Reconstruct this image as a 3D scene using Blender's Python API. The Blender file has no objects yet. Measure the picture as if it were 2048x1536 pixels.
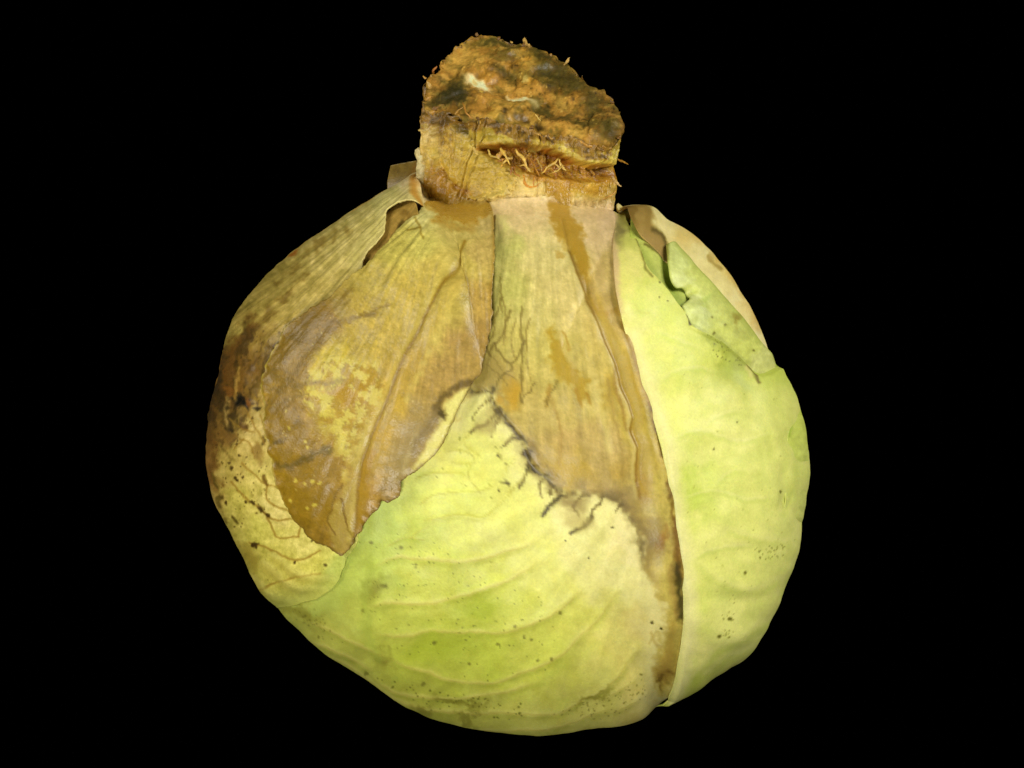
import bpy, math
import numpy as np
from mathutils import Vector, Matrix

# ------------------------------------------------------------------ scene, camera, light
scene = bpy.context.scene
col = scene.collection
PITCH = math.radians(20)          # the camera looks down by this much
S = 0.000168                      # metres per length unit used while modelling
DIST = 1.30                       # camera distance in metres
DU = DIST / S
CX, CY = 1024.0, 768.0

def view_to_world(v):             # v: (...,3) x right, y away from the viewer, z up
    c, s = math.cos(PITCH), math.sin(PITCH)
    v = np.asarray(v, dtype=np.float64)
    return np.stack([v[..., 0], c * v[..., 1] + s * v[..., 2], -s * v[..., 1] + c * v[..., 2]], -1)

LIFT = np.array([0.0, 0.0, 0.13])  # moves the modelling origin above the black table

cam_d = bpy.data.cameras.new('camera')
cam = bpy.data.objects.new('camera', cam_d); col.objects.link(cam)
cam_d.sensor_width = 36.0
cam_d.lens = 36.0 * DIST / (2048 * S)
cam_d.clip_start = 0.05; cam_d.clip_end = 50
cam.location = Vector(view_to_world((0, -DIST, 0)) + LIFT)
cam.rotation_euler = (math.radians(90) - PITCH, 0, 0)
scene.camera = cam

world = bpy.data.worlds.new('World'); scene.world = world; world.use_nodes = True
world.node_tree.nodes['Background'].inputs[0].default_value = (0, 0, 0, 1)
world.node_tree.nodes['Background'].inputs[1].default_value = 0.0

def area_lamp(name, pos, size, power, colour):
    d = bpy.data.lights.new(name, 'AREA'); d.shape = 'DISK'; d.size = size
    d.energy = power; d.color = colour
    o = bpy.data.objects.new(name, d); col.objects.link(o)
    p = Vector(view_to_world(pos) + LIFT); o.location = p
    aim = Vector(view_to_world((0.0, -0.03, -0.01)) + LIFT)
    o.rotation_euler = (aim - p).to_track_quat('-Z', 'Y').to_euler()
    return o
area_lamp('key_lamp', (1.10, -0.60, 0.70), 0.80, 26.0, (1.0, 0.975, 0.89))
area_lamp('fill_lamp', (-1.00, -0.66, 0.46), 0.8, 14.0, (1.0, 0.965, 0.87))
area_lamp('added_low_lamp', (-0.15, -0.80, -0.36), 0.3, 10.0, (1.0, 0.97, 0.88))  # extra unseen lamp, added to lift the dim lower edge

vs = scene.view_settings
vs.view_transform = 'Standard'; vs.look = 'None'; vs.exposure = -0.33; vs.gamma = 1.0
vs.use_curve_mapping = False
scene.render.resolution_x = 1024; scene.render.resolution_y = 768

# ------------------------------------------------------------------ noise and drawing tools
_rng = np.random.RandomState(7)
_perm = np.concatenate([_rng.permutation(256)] * 2).astype(np.int32)
_ga = _rng.rand(256) * 2 * np.pi
_gx, _gy = np.cos(_ga).astype(np.float32), np.sin(_ga).astype(np.float32)

def perlin(x, y):
    x = np.asarray(x, np.float32); y = np.asarray(y, np.float32)
    xf = np.floor(x); yf = np.floor(y)
    xi = xf.astype(np.int32) & 255; yi = yf.astype(np.int32) & 255
    fx = x - xf; fy = y - yf
    ux = fx * fx * fx * (fx * (fx * 6 - 15) + 10); uy = fy * fy * fy * (fy * (fy * 6 - 15) + 10)
    def g(ix, iy, dx, dy):
        h = _perm[_perm[ix & 255] + (iy & 255)]
        return _gx[h] * dx + _gy[h] * dy
    a = g(xi, yi, fx, fy); b = g(xi + 1, yi, fx - 1, fy)
    c = g(xi, yi + 1, fx, fy - 1); d = g(xi + 1, yi + 1, fx - 1, fy - 1)
    t = a + (b - a) * ux; u = c + (d - c) * ux
    return (t + (u - t) * uy) * 1.5

def fbm(x, y, scale, octaves=4, seed=0.0, gain=0.5):
    x = np.asarray(x, np.float32) / scale + seed * 17.31; y = np.asarray(y, np.float32) / scale + seed * 9.17
    out = np.zeros_like(x); a = 1.0
    for _ in range(octaves):
        out += a * perlin(x, y); x = x * 2.03 + 5.2; y = y * 2.03 + 1.3; a *= gain
    return out

def smooth(a, b, x):
    t = np.clip((x - a) / (b - a), 0, 1)
    return t * t * (3 - 2 * t)

def line_distance(px, py, pts, closed=False):
    pts = np.asarray(pts, np.float32)
    d2 = np.full(px.shape, 1e12, np.float32); n = len(pts)
    for i in range(n if closed else n - 1):
        ax, ay = pts[i]; bx, by = pts[(i + 1) % n]
        ex, ey = bx - ax, by - ay
        t = np.clip(((px - ax) * ex + (py - ay) * ey) / (ex * ex + ey * ey + 1e-6), 0, 1)
        dx = px - ax - t * ex; dy = py - ay - t * ey
        np.minimum(d2, dx * dx + dy * dy, out=d2)
    return np.sqrt(d2)

def poly_sd(px, py, pts):          # positive inside
    pts = np.asarray(pts, np.float32)
    d = line_distance(px, py, pts, True)
    inside = np.zeros(px.shape, bool); n = len(pts)
    for i in range(n):
        ax, ay = pts[i]; bx, by = pts[(i + 1) % n]
        if ay == by: continue
        cr = ((ay > py) != (by > py)) & (px < (bx - ax) * (py - ay) / (by - ay) + ax)
        inside ^= cr
    return np.where(inside, d, -d)

def spline(pts, per=6):            # Catmull-Rom through the points
    p = np.asarray(pts, np.float64); q = np.vstack([2 * p[0] - p[1], p, 2 * p[-1] - p[-2]]); out = []
    for i in range(1, len(q) - 2):
        for t in np.linspace(0, 1, per, endpoint=False):
            out.append(0.5 * (2 * q[i] + (q[i + 1] - q[i - 1]) * t + (2 * q[i - 1] - 5 * q[i] + 4 * q[i + 1] - q[i + 2]) * t * t
                              + (3 * q[i] - q[i - 1] - 3 * q[i + 1] + q[i + 2]) * t ** 3))
    out.append(p[-1]); return np.array(out)

class Pigment:
    """Collects the plant's own colours (stains, veins, rot) per vertex, in display values 0..255."""
    def __init__(s, px, py, base):
        s.px = px.astype(np.float32); s.py = py.astype(np.float32)
        s.c = np.tile(np.array(base, np.float32), (len(px), 1)); s.g = np.full(len(px), 0.0, np.float32)
        s.w1 = fbm(px, py, 60, 4, 1.7); s.w2 = fbm(px, py, 60, 4, 4.1)
        s.w3 = fbm(px, py, 14, 3, 8.3); s.w4 = fbm(px, py, 14, 3, 2.9)
    def warped(s, a, b=0.0):
        return s.px + s.w1 * a + s.w3 * b, s.py + s.w2 * a + s.w4 * b
    def mix(s, m, colour, gloss=None):
        m = np.clip(m, 0, 1)[:, None]
        s.c += (np.array(colour, np.float32) - s.c) * m
        if gloss is not None: s.g += (gloss - s.g) * m[:, 0]
    def field(s, pts, sigma, warp=30):
        x, y = s.warped(warp, 4); tot = np.full(len(x), 1e-9, np.float32); acc = np.zeros_like(s.c)
        for (a, b, *c) in pts:
            d2 = ((x - a) ** 2 + (y - b) ** 2) / (sigma * sigma)
            w = 1.0 / (0.02 + d2 ** 1.6); tot += w; acc += w[:, None] * np.array(c, np.float32)
        s.c = acc / tot[:, None]
    def poly(s, pts, colour, soft=6, k=1.0, warp=8, fine=4, gloss=None):
        x, y = s.warped(warp, fine); sd = poly_sd(x, y, pts)
        s.mix(k * smooth(-soft, soft, sd), colour, gloss)
    def blob(s, cx, cy, rx, ry, colour, rot=0, soft=0.5, k=1.0, warp=14, fine=4, gloss=None):
        x, y = s.warped(warp, fine); a = math.radians(rot)
        u = (x - cx) * math.cos(a) + (y - cy) * math.sin(a); v = -(x - cx) * math.sin(a) + (y - cy) * math.cos(a)
        s.mix(k * smooth(1 + soft, 1 - soft, np.hypot(u / rx, v / ry)), colour, gloss)
    def line(s, pts, colour, w=3, k=1.0, warp=4, fine=2, soft=1.0, curve=True, broken=0.0, taper=0):
        if curve and len(pts) > 2: pts = spline(pts, 5)
        p = np.asarray(pts); lo = p.min(0) - 60; hi = p.max(0) + 60
        i = np.nonzero((s.px > lo[0]) & (s.px < hi[0]) & (s.py > lo[1]) & (s.py < hi[1]))[0]
        if len(i) == 0: return
        x = s.px[i] + s.w1[i] * warp + s.w3[i] * fine; y = s.py[i] + s.w2[i] * warp + s.w4[i] * fine
        d = line_distance(x, y, p)
        m = k * smooth(w * (1 + soft), w * (1 - soft) if soft < 1 else 0.0, d)
        if taper: m = m * smooth(0, taper, np.minimum(np.hypot(x - p[0, 0], y - p[0, 1]), np.hypot(x - p[-1, 0], y - p[-1, 1])))
        if broken: m = m * smooth(-broken, broken, fbm(s.px[i], s.py[i], 22, 2, 3.3) + 0.15)
        m = np.clip(m, 0, 1)[:, None]; s.c[i] += (np.array(colour, np.float32) - s.c[i]) * m
    def dots(s, pts, colour, k=0.9):
        for (a, b, r) in pts:
            r = r * 0.8
            i = np.nonzero((abs(s.px - a) < r * 2 + 4) & (abs(s.py - b) < r * 2 + 4))[0]
            if len(i) == 0: continue
            d = np.hypot(s.px[i] - a + s.w3[i] * r * .8, s.py[i] - b + s.w4[i] * r * .8)
            m = (k * smooth(r * 1.35 + 0.8, r * 0.5, d))[:, None]; s.c[i] += (np.array(colour, np.float32) - s.c[i]) * m
    def speckle(s, region, colour, n, rmin, rmax, seed, k=0.8):
        r = np.random.RandomState(seed); p = np.asarray(region, np.float32)
        lo, hi = p.min(0), p.max(0); pts = []
        while len(pts) < n:
            c = lo + (hi - lo) * r.rand(2)
            if poly_sd(np.array([c[0]]), np.array([c[1]]), p)[0] > 0:
                pts.append((c[0], c[1], 0.75 * rmin + 0.62 * (rmax - rmin) * r.rand() ** 3))
        s.dots(pts, colour, k)
    def streaks(s, cx, cy, ka, kr, amount, seed=0, lo=None):
        an = np.arctan2(s.py - cy, s.px - cx); r = np.hypot(s.px - cx, s.py - cy)
        n = fbm(an * ka + s.w1 * 0.12, r / kr, 1.0, 4, seed, 0.6)
        m = amount * n
        if lo is not None: m = m * lo
        s.c *= (1 + m)[:, None]
    def noise(s, scale, amount, seed=0, tint=(1, 1, 1)):
        n = fbm(s.px, s.py, scale, 4, seed, 0.6)
        s.c *= 1 + (amount * n)[:, None] * np.array(tint, np.float32)
    def rgba(s):
        c = s.c / 255.0; lum = c @ np.array([.35, .5, .15], np.float32)
        c[:, 2] *= np.clip(0.5 + 0.6 * lum, .5, 1.06); c = np.clip(c, 0.01, 0.985)
        lin = np.where(c <= 0.04045, c / 12.92, ((c + 0.055) / 1.055) ** 2.4) * ALBEDO
        return np.concatenate([lin, s.g[:, None]], 1).astype(np.float32)
ALBEDO = 0.84

# ------------------------------------------------------------------ materials
def leaf_material(name, grain=0.55, sss=0.12, rough=0.52, bump=0.12, rough_wet=0.28, grain_scale=1500):
    m = bpy.data.materials.new(name); m.use_nodes = True; nt = m.node_tree; N = nt.nodes; L = nt.links
    p = N['Principled BSDF']
    at = N.new('ShaderNodeAttribute'); at.attribute_name = 'pigment'
    tc = N.new('ShaderNodeTexCoord')
    n1 = N.new('ShaderNodeTexNoise'); n1.inputs['Scale'].default_value = grain_scale; n1.inputs['Detail'].default_value = 3
    n2 = N.new('ShaderNodeTexNoise'); n2.inputs['Scale'].default_value = 260; n2.inputs['Detail'].default_value = 6
    n2.inputs['Roughness'].default_value = 0.65
    for n in (n1, n2): L.new(tc.outputs['Object'], n.inputs['Vector'])
    r1 = N.new('ShaderNodeMapRange'); r1.inputs[1].default_value = 0.3; r1.inputs[2].default_value = 0.7
    r1.inputs[3].default_value = 1 - 0.10 * grain; r1.inputs[4].default_value = 1 + 0.10 * grain
    r2 = N.new('ShaderNodeMapRange'); r2.inputs[1].default_value = 0.3; r2.inputs[2].default_value = 0.7
    r2.inputs[3].default_value = 1 - 0.10 * grain; r2.inputs[4].default_value = 1 + 0.08 * grain
    L.new(n1.outputs['Fac'], r1.inputs[0]); L.new(n2.outputs['Fac'], r2.inputs[0])
    mul = N.new('ShaderNodeMath'); mul.operation = 'MULTIPLY'
    L.new(r1.outputs[0], mul.inputs[0]); L.new(r2.outputs[0], mul.inputs[1])
    vm = N.new('ShaderNodeVectorMath'); vm.operation = 'SCALE'
    L.new(at.outputs['Color'], vm.inputs[0]); L.new(mul.outputs[0], vm.inputs['Scale'])
    L.new(vm.outputs[0], p.inputs['Base Color'])
    rr = N.new('ShaderNodeMapRange'); rr.inputs[3].default_value = rough; rr.inputs[4].default_value = rough_wet
    L.new(at.outputs['Alpha'], rr.inputs[0])
    ra = N.new('ShaderNodeMath'); ra.operation = 'MULTIPLY_ADD'; ra.inputs[1].default_value = 0.3; ra.inputs[2].default_value = -0.15
    L.new(n2.outputs['Fac'], ra.inputs[0])
    rs = N.new('ShaderNodeMath'); rs.operation = 'ADD'; L.new(rr.outputs[0], rs.inputs[0]); L.new(ra.outputs[0], rs.inputs[1])
    L.new(rs.outputs[0], p.inputs['Roughness'])
    p.inputs['Specular IOR Level'].default_value = 0.45
    p.inputs['Subsurface Weight'].default_value = sss
    p.inputs['Subsurface Radius'].default_value = (1.0, 0.8, 0.25); p.inputs['Subsurface Scale'].default_value = 0.0012
    b = N.new('ShaderNodeBump'); b.inputs['Strength'].default_value = bump; b.inputs['Distance'].default_value = 0.0008
    hm = N.new('ShaderNodeMath'); hm.operation = 'ADD'
    L.new(n1.outputs['Fac'], hm.inputs[0]); L.new(n2.outputs['Fac'], hm.inputs[1])
    L.new(hm.outputs[0], b.inputs['Height']); L.new(b.outputs[0], p.inputs['Normal'])
    return m
M_LEAF = leaf_material('cabbage_leaf')
M_DRY = leaf_material('rotten_leaf', grain=0.8, sss=0.0, rough=0.42, bump=0.2, rough_wet=0.2)
M_STUMP = leaf_material('stump_skin', grain=1.2, sss=0.06, rough=0.42, bump=0.3, rough_wet=0.26)
M_CUT = leaf_material('cut_surface', grain=1.2, sss=0.03, rough=0.5, bump=0.22, rough_wet=0.3, grain_scale=1100)
bk = bpy.data.materials.new('black_cloth'); bk.use_nodes = True
bp = bk.node_tree.nodes['Principled BSDF']; bp.inputs['Base Color'].default_value = (0, 0, 0, 1)
bp.inputs['Roughness'].default_value = 1.0; bp.inputs['Specular IOR Level'].default_value = 0.0

# ------------------------------------------------------------------ mesh tools
BASE = None                                     # where the head touches the table (world)
def to_world(P):                                # P in modelling units (x right, y away, z down the picture)
    v = np.stack([(P[:, 0] - CX) * S, P[:, 1] * S, (CY - P[:, 2]) * S], -1)
    return view_to_world(v) + LIFT

def make_mesh(name, V, F, rgba, mat, parent, smooth_faces=True):
    me = bpy.data.meshes.new(name)
    W = to_world(V) - BASE
    me.vertices.add(len(W)); me.vertices.foreach_set('co', W.astype(np.float32).ravel())
    F = np.asarray(F, np.int32); k = F.shape[1]
    me.loops.add(F.size); me.loops.foreach_set('vertex_index', F.ravel())
    me.polygons.add(len(F)); me.polygons.foreach_set('loop_start', np.arange(0, F.size, k, dtype=np.int32))
    me.polygons.foreach_set('use_smooth', np.ones(len(F), bool))
    me.update(calc_edges=True); me.validate()
    if rgba is not None and len(me.vertices) == len(rgba):
        a = me.attributes.new('pigment', 'FLOAT_COLOR', 'POINT'); a.data.foreach_set('color', rgba.ravel())
    me.materials.append(mat)
    o = bpy.data.objects.new(name, me); col.objects.link(o); o.parent = parent
    return o

def solid(V, F, B):
    """close a sheet V with faces F by a back sheet B and a rim"""
    n = len(V); e = np.concatenate([F[:, [0, 1]], F[:, [1, 2]], F[:, [2, 3]], F[:, [3, 0]]])
    key = np.minimum(e[:, 0], e[:, 1]).astype(np.int64) * n + np.maximum(e[:, 0], e[:, 1])
    _, idx, cnt = np.unique(key, return_index=True, return_counts=True)
    be = e[idx[cnt == 1]]
    rim = np.stack([be[:, 1], be[:, 0], be[:, 0] + n, be[:, 1] + n], 1)
    return np.vstack([V, B]), np.vstack([F, F[:, ::-1] + n, rim])

def grid_sheet(surf, sdf, u0, u1, v0, v1, step):
    """regular grid over (u,v) clipped to sdf>0, edge vertices moved onto the outline"""
    nu = int((u1 - u0) / step) + 2; nv = int((v1 - v0) / step) + 2
    U, V = np.meshgrid(u0 + step * np.arange(nu), v0 + step * np.arange(nv)); U = U.ravel(); V = V.ravel()
    sd = sdf(U, V); ins = sd > 0
    idx = np.arange(nu * nv).reshape(nv, nu)
    q = np.stack([idx[:-1, :-1], idx[:-1, 1:], idx[1:, 1:], idx[1:, :-1]], -1).reshape(-1, 4)
    q = q[ins[q].any(1)]
    used = np.unique(q); out = used[~ins[used]]
    for _ in range(3):
        a, b = U[out], V[out]; e = step * 0.2
        s0 = sdf(a, b); gx = (sdf(a + e, b) - s0) / e; gy = (sdf(a, b + e) - s0) / e
        g2 = gx * gx + gy * gy + 1e-9; mx = -s0 * gx / g2; my = -s0 * gy / g2
        l = np.hypot(mx, my); f = np.minimum(1, 1.2 * step / (l + 1e-9))
        U[out] += mx * f; V[out] += my * f
    re = np.full(nu * nv, -1); re[used] = np.arange(len(used))
    return U[used], V[used], re[q]

# ------------------------------------------------------------------ the head's base shape
C0 = np.array([1010.0, 940.0])
OUTLINE = [(840,345),(796,374),(751,401),(717,421),(680,447),(630,478),(590,505),(550,540),(510,585),(475,630),(460,670),
 (452,710),(440,760),(425,830),(417,880),(420,930),(432,985),(450,1025),(475,1075),(500,1130),(520,1170),(555,1215),(600,1265),
 (660,1315),(720,1352),(780,1388),(850,1430),(920,1452),(1000,1466),(1080,1470),(1150,1464),(1200,1453),(1250,1450),(1285,1438),
 (1310,1415),(1332,1396),(1380,1375),(1430,1345),(1490,1300),(1530,1240),(1560,1170),(1580,1090),(1598,1010),(1605,940),(1602,880),
 (1590,830),(1575,780),(1558,735),(1540,700),(1525,660),(1500,600),(1470,550),(1430,505),(1385,465),(1340,437),(1300,420),(1265,417),
 (1240,428),(1232,405),(1180,395),(1000,390),(880,385)]
_o = np.array(OUTLINE, float); _d = _o - C0
_an = np.arctan2(_d[:, 1], _d[:, 0]); _rr = np.hypot(_d[:, 0], _d[:, 1]); _i = np.argsort(_an)
_ta = np.linspace(-np.pi, np.pi, 1441)
_tr = np.interp(_ta, np.r_[_an[_i] - 2 * np.pi, _an[_i], _an[_i] + 2 * np.pi], np.r_[_rr[_i]] .repeat(1).tolist() * 3)
_k = np.exp(-0.5 * (np.arange(-12, 13) / 4.0) ** 2); _k /= _k.sum()
_tr = np.convolve(np.r_[_tr[-13:-1], _tr, _tr[1:13]], _k, 'valid') - 10.0
def R_of(th): return np.interp(th, _ta, _tr)
DF = 480.0; BOX = 0.83           # a little boxier than an ellipsoid
def surf(u, v):
    ph = np.hypot(u, v); th = np.arctan2(v, u); R = R_of(th)
    sp = np.sin(np.minimum(ph, np.pi)); cp = np.cos(np.minimum(ph, np.pi))
    sp = sp ** BOX; cp = np.sign(cp) * np.abs(cp) ** BOX
    x = C0[0] + R * sp * np.cos(th); z = C0[1] + R * sp * np.sin(th)
    y = -DF * np.where(cp > 0, cp, 0.92 * cp)
    rn = np.interp(z, [300, 400, 440, 500, 560, 640], [188, 196, 208, 232, 262, 300])
    q = rn * rn - (x - 1033) ** 2
    yn = -12 - np.sqrt(np.maximum(q, 0))
    k = 55.0; h = np.clip(0.5 + 0.5 * (yn - y) / k, 0, 1)
    ym = yn * (1 - h) + y * h - k * h * (1 - h)
    f = smooth(0, 9000, q) * smooth(680, 560, z) * smooth(1.62, 1.5, ph)
    return np.stack([x, y * (1 - f) + ym * f, z], -1)
def project(P):
    s = DU / (DU + P[:, 1]); return CX + (P[:, 0] - CX) * s, CY + (P[:, 2] - CY) * s
PS = 1.49
def ext(u, v):                                   # picture coordinates, carried on round the back
    ph = np.hypot(u, v); th = np.arctan2(v, u); f = np.where(ph > PS, PS / np.maximum(ph, 1e-6), 1.0)
    ex, ey = project(surf(u * f, v * f)); g = np.maximum(ph - PS, 0) * R_of(th)
    return ex + g * np.cos(th), ey + g * np.sin(th)
def normals(u, v):
    e = 0.004
    a = surf(u + e, v) - surf(u - e, v); b = surf(u, v + e) - surf(u, v - e)
    n = np.cross(a, b); n /= np.linalg.norm(n, axis=1, keepdims=True) + 1e-9
    c = np.array([C0[0], 0, C0[1]]); s = np.sign(((surf(u, v) - c) * n).sum(1)); s[s == 0] = 1
    return n * s[:, None]
def to_uv(pts):
    p = np.asarray(pts, float) - C0; th = np.arctan2(p[:, 1], p[:, 0]); r = np.hypot(p[:, 0], p[:, 1]) / R_of(th)
    ph = np.where(r < 0.997, np.arcsin(np.minimum(r, 0.997) ** (1 / BOX)), PS + (r - 0.997))
    return ph * np.cos(th), ph * np.sin(th)

STEP = 2.7 / 560.0
def leaf(name, outline, height, colour, parent, mat=None, thick=6.0, rough_edge=0.0, edge_scale=18, step=STEP, curve=True, label=None):
    pts = spline(list(outline) + [outline[0]], 4)[:-1] if curve else np.asarray(outline, float)
    uu, vv = to_uv(pts); pad = 0.1
    def sdf(u, v):
        ex, ey = ext(u, v); s = poly_sd(ex, ey, pts)
        if rough_edge: s = s + rough_edge * fbm(ex, ey, edge_scale, 3, 6.6)
        return s
    U, V, F = grid_sheet(surf, sdf, uu.min() - pad, uu.max() + pad, vv.min() - pad, vv.max() + pad, step)
    P = surf(U, V); N = normals(U, V); ex, ey = ext(U, V)
    sd = np.maximum(poly_sd(ex, ey, pts), 0)
    h = height(ex, ey, sd)
    top = P + N * h[:, None]
    tk = thick * (0.45 + 0.55 * smooth(0, 14, sd))
    bot = P + N * (h - tk)[:, None]
    p = colour(ex, ey, sd); c = p.rgba()
    VV, FF = solid(top, F, bot)
    o = make_mesh(name, VV, orient(VV, FF, N[F[0, 0]]), np.vstack([c, c]), mat or M_LEAF, parent)
    if label: o['label'] = label
    return o
def orient(V, F, n0):
    a = to_world(V[F[0]]); nn = np.cross(a[1] - a[0], a[3] - a[0])
    m = view_to_world(np.array([n0[0], n0[1], -n0[2]]))
    return F if (nn * m).sum() >= 0 else F[:, ::-1]
def ridge(ex, ey, pts, amp, w, curve=True):
    p = spline(pts, 5) if curve and len(pts) > 2 else np.asarray(pts, float)
    lo = p.min(0) - 4 * w; hi = p.max(0) + 4 * w; out = np.zeros(len(ex), np.float32)
    i = np.nonzero((ex > lo[0]) & (ex < hi[0]) & (ey > lo[1]) & (ey < hi[1]))[0]
    if len(i):
        d = line_distance(ex[i].astype(np.float32), ey[i].astype(np.float32), p); t = np.minimum(np.hypot(ex[i] - p[0, 0], ey[i] - p[0, 1]), np.hypot(ex[i] - p[-1, 0], ey[i] - p[-1, 1])); out[i] = amp * np.exp(-(d / w) ** 2) * smooth(0, min(60, 4 * w), t)
    return out
def waves(ex, ey, amp, scale, seed): return amp * fbm(ex, ey, scale, 3, seed)

# ------------------------------------------------------------------ setting and root
_u, _v = np.meshgrid(np.linspace(-2.6, 2.6, 200), np.linspace(-2.6, 2.6, 200)); _u = _u.ravel(); _v = _v.ravel()
_m = np.hypot(_u, _v) < 2.6
_W = to_world(surf(_u[_m], _v[_m])); BASE = _W[_W[:, 2].argmin()].copy()
BASE[2] -= 14 * S
me = bpy.data.meshes.new('backdrop')
g = 3.0
me.from_pydata([(-g, -g, 0), (g, -g, 0), (g, 1.2, 0), (-g, 1.2, 0), (g, 1.5, 0.12), (-g, 1.5, 0.12), (g, 1.62, 0.42), (-g, 1.62, 0.42),
                (g, 1.62, 2.5), (-g, 1.62, 2.5)], [], [(0, 1, 2, 3), (3, 2, 4, 5), (5, 4, 6, 7), (7, 6, 8, 9)])
me.materials.append(bk)
backdrop = bpy.data.objects.new('backdrop', me); col.objects.link(backdrop); backdrop['kind'] = 'structure'
backdrop.location.z = BASE[2] - 0.0005

root = bpy.data.objects.new('cabbage_head', None); col.objects.link(root)
root.location = Vector(BASE); root.empty_display_size = 0.05
root['label'] = 'pale green cabbage standing stump-up with brown rotting outer leaves on black'
root['category'] = 'cabbage'

# ------------------------------------------------------------------ tight inner head under the leaves
n1, n2 = 220, 120
th = np.linspace(-np.pi, np.pi, n1, endpoint=False); ph = np.linspace(0.0, np.pi - 0.02, n2)
TH, PH = np.meshgrid(th, ph); uu = (PH * np.cos(TH)).ravel(); vv = (PH * np.sin(TH)).ravel()
V0 = surf(uu, vv); cc = np.array([C0[0], 0, C0[1]]); V0 = cc + (V0 - cc) * (0.985 - 0.05 * smooth(500, 420, V0[:, 2]))[:, None]
i = np.arange(n1 * n2).reshape(n2, n1); j = np.roll(i, -1, 1)
F0 = np.stack([i[:-1], j[:-1], j[1:], i[1:]], -1).reshape(-1, 4)
ex, ey = ext(uu, vv); p = Pigment(ex, ey, (196, 204, 110))
p.poly([(860, 300), (870, 450), (780, 620), (640, 740), (500, 720), (560, 480), (680, 340)], (182, 146, 78), soft=14)
p.noise(40, 0.12, 3)
make_mesh('inner_head', V0, orient(V0, F0, np.array([0, -1.0, 0])), p.rgba(), M_LEAF, root)

# ------------------------------------------------------------------ outlines of the leaves (picture coordinates)
B_OUT = [(836,425),(822,441),(810,451),(791,483),(771,515),(746,545),(709,572),(677,604),(640,626),(612,646),(588,664),(570,690),(556,720),
 (545,752),(541,785),(544,815),(546,850),(549,875),(554,890),(552,905),(560,919),(562,942),(572,971),(577,985),(590,1010),(599,1027),(610,1042),
 (621,1050),(624,1062),(645,1080),(670,1089),(676,1097),(695,1103),(714,1084),(717,1072),(732,1058),(735,1046),(752,1026),(765,1012),(768,998),
 (779,1001),(798,994),(808,978),(807,963),(816,955),(826,949),(834,944),(850,931),(865,918),(880,900),(897,870),(908,845),(920,820),(932,798),
 (944,776),(960,745),(976,690),(984,640),(982,600),(987,540),(986,480),(985,440),(978,405),(930,392),(870,392),(840,402)]
D_OUT = [(885,345),(890,396),(850,404),(830,411),(804,418),(783,434),(778,462),(770,482),(752,502),(736,524),(732,544),(726,562),(722,574),(708,588),
 (700,600),(690,615),(680,630),(668,650),(650,670),(625,680),(620,690),(640,800),(660,930),(720,1060),(703,1105),(692,1130),(682,1158),
 (662,1178),(640,1192),(590,1207),(560,1212),(510,1235),(430,1290),(300,1230),(200,1050),(180,850),(250,640),(400,460),(560,380),(700,310),(800,290)]
A_OUT = [(965,398),(1030,392),(1130,390),(1238,396),(1250,480),(1262,600),(1300,700),(1335,800),(1372,960),(1395,1100),(1400,1250),(1378,1350),
 (1338,1410),(1330,1500),(1300,1700),(1050,1760),(750,1700),(500,1500),(380,1330),(470,1220),(560,1120),(600,1060),(680,960),(780,860),(880,700),(930,560),(950,440)]
C_OUT = [(1232,400),(1228,470),(1226,560),(1231,615),(1250,680),(1270,740),(1290,800),(1308,860),(1322,920),(1335,990),(1346,1060),(1355,1130),
 (1362,1200),(1360,1260),(1350,1320),(1341,1366),(1331,1396),(1340,1460),(1420,1640),(1600,1560),(1800,1350),(1900,1050),(1850,850),(1700,780),
 (1600,728),(1552,735),(1515,750),(1484,728),(1450,698),(1420,681),(1390,668),(1370,656),(1360,636),(1346,617),(1320,582),(1297,556),
 (1286,536),(1281,515),(1270,479),(1254,444),(1246,415)]
H_OUT = [(1326,500),(1340,494),(1352,503),(1390,548),(1426,587),(1465,629),(1506,682),(1542,728),(1575,800),(1480,810),(1430,750),(1372,690),
 (1357,632),(1355,620),(1363,612),(1372,604),(1370,594),(1366,586),(1356,583),(1345,583),(1334,570),(1329,550),(1327,525)]
H2_OUT = [(1262,440),(1300,470),(1345,500),(1400,560),(1460,640),(1470,720),(1420,740),(1340,660),(1290,600),(1260,520)]
G_OUT = [(1238,424),(1255,424),(1262,450),(1275,478),(1296,493),(1320,514),(1328,526),(1355,538),(1400,583),(1440,628),(1490,684),(1530,716),(1600,716),
 (1760,600),(1650,400),(1480,270),(1330,250),(1262,330)]
I_OUT = [(1540,716),(1547,742),(1553,770),(1560,800),(1563,830),(1564,850),(1562,872),(1558,900),(1554,936),(1558,965),(1556,1000),(1556,1030),
 (1566,1070),(1590,1120),(1700,1200),(1860,1050),(1840,800),(1700,690),(1600,706)]

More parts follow.
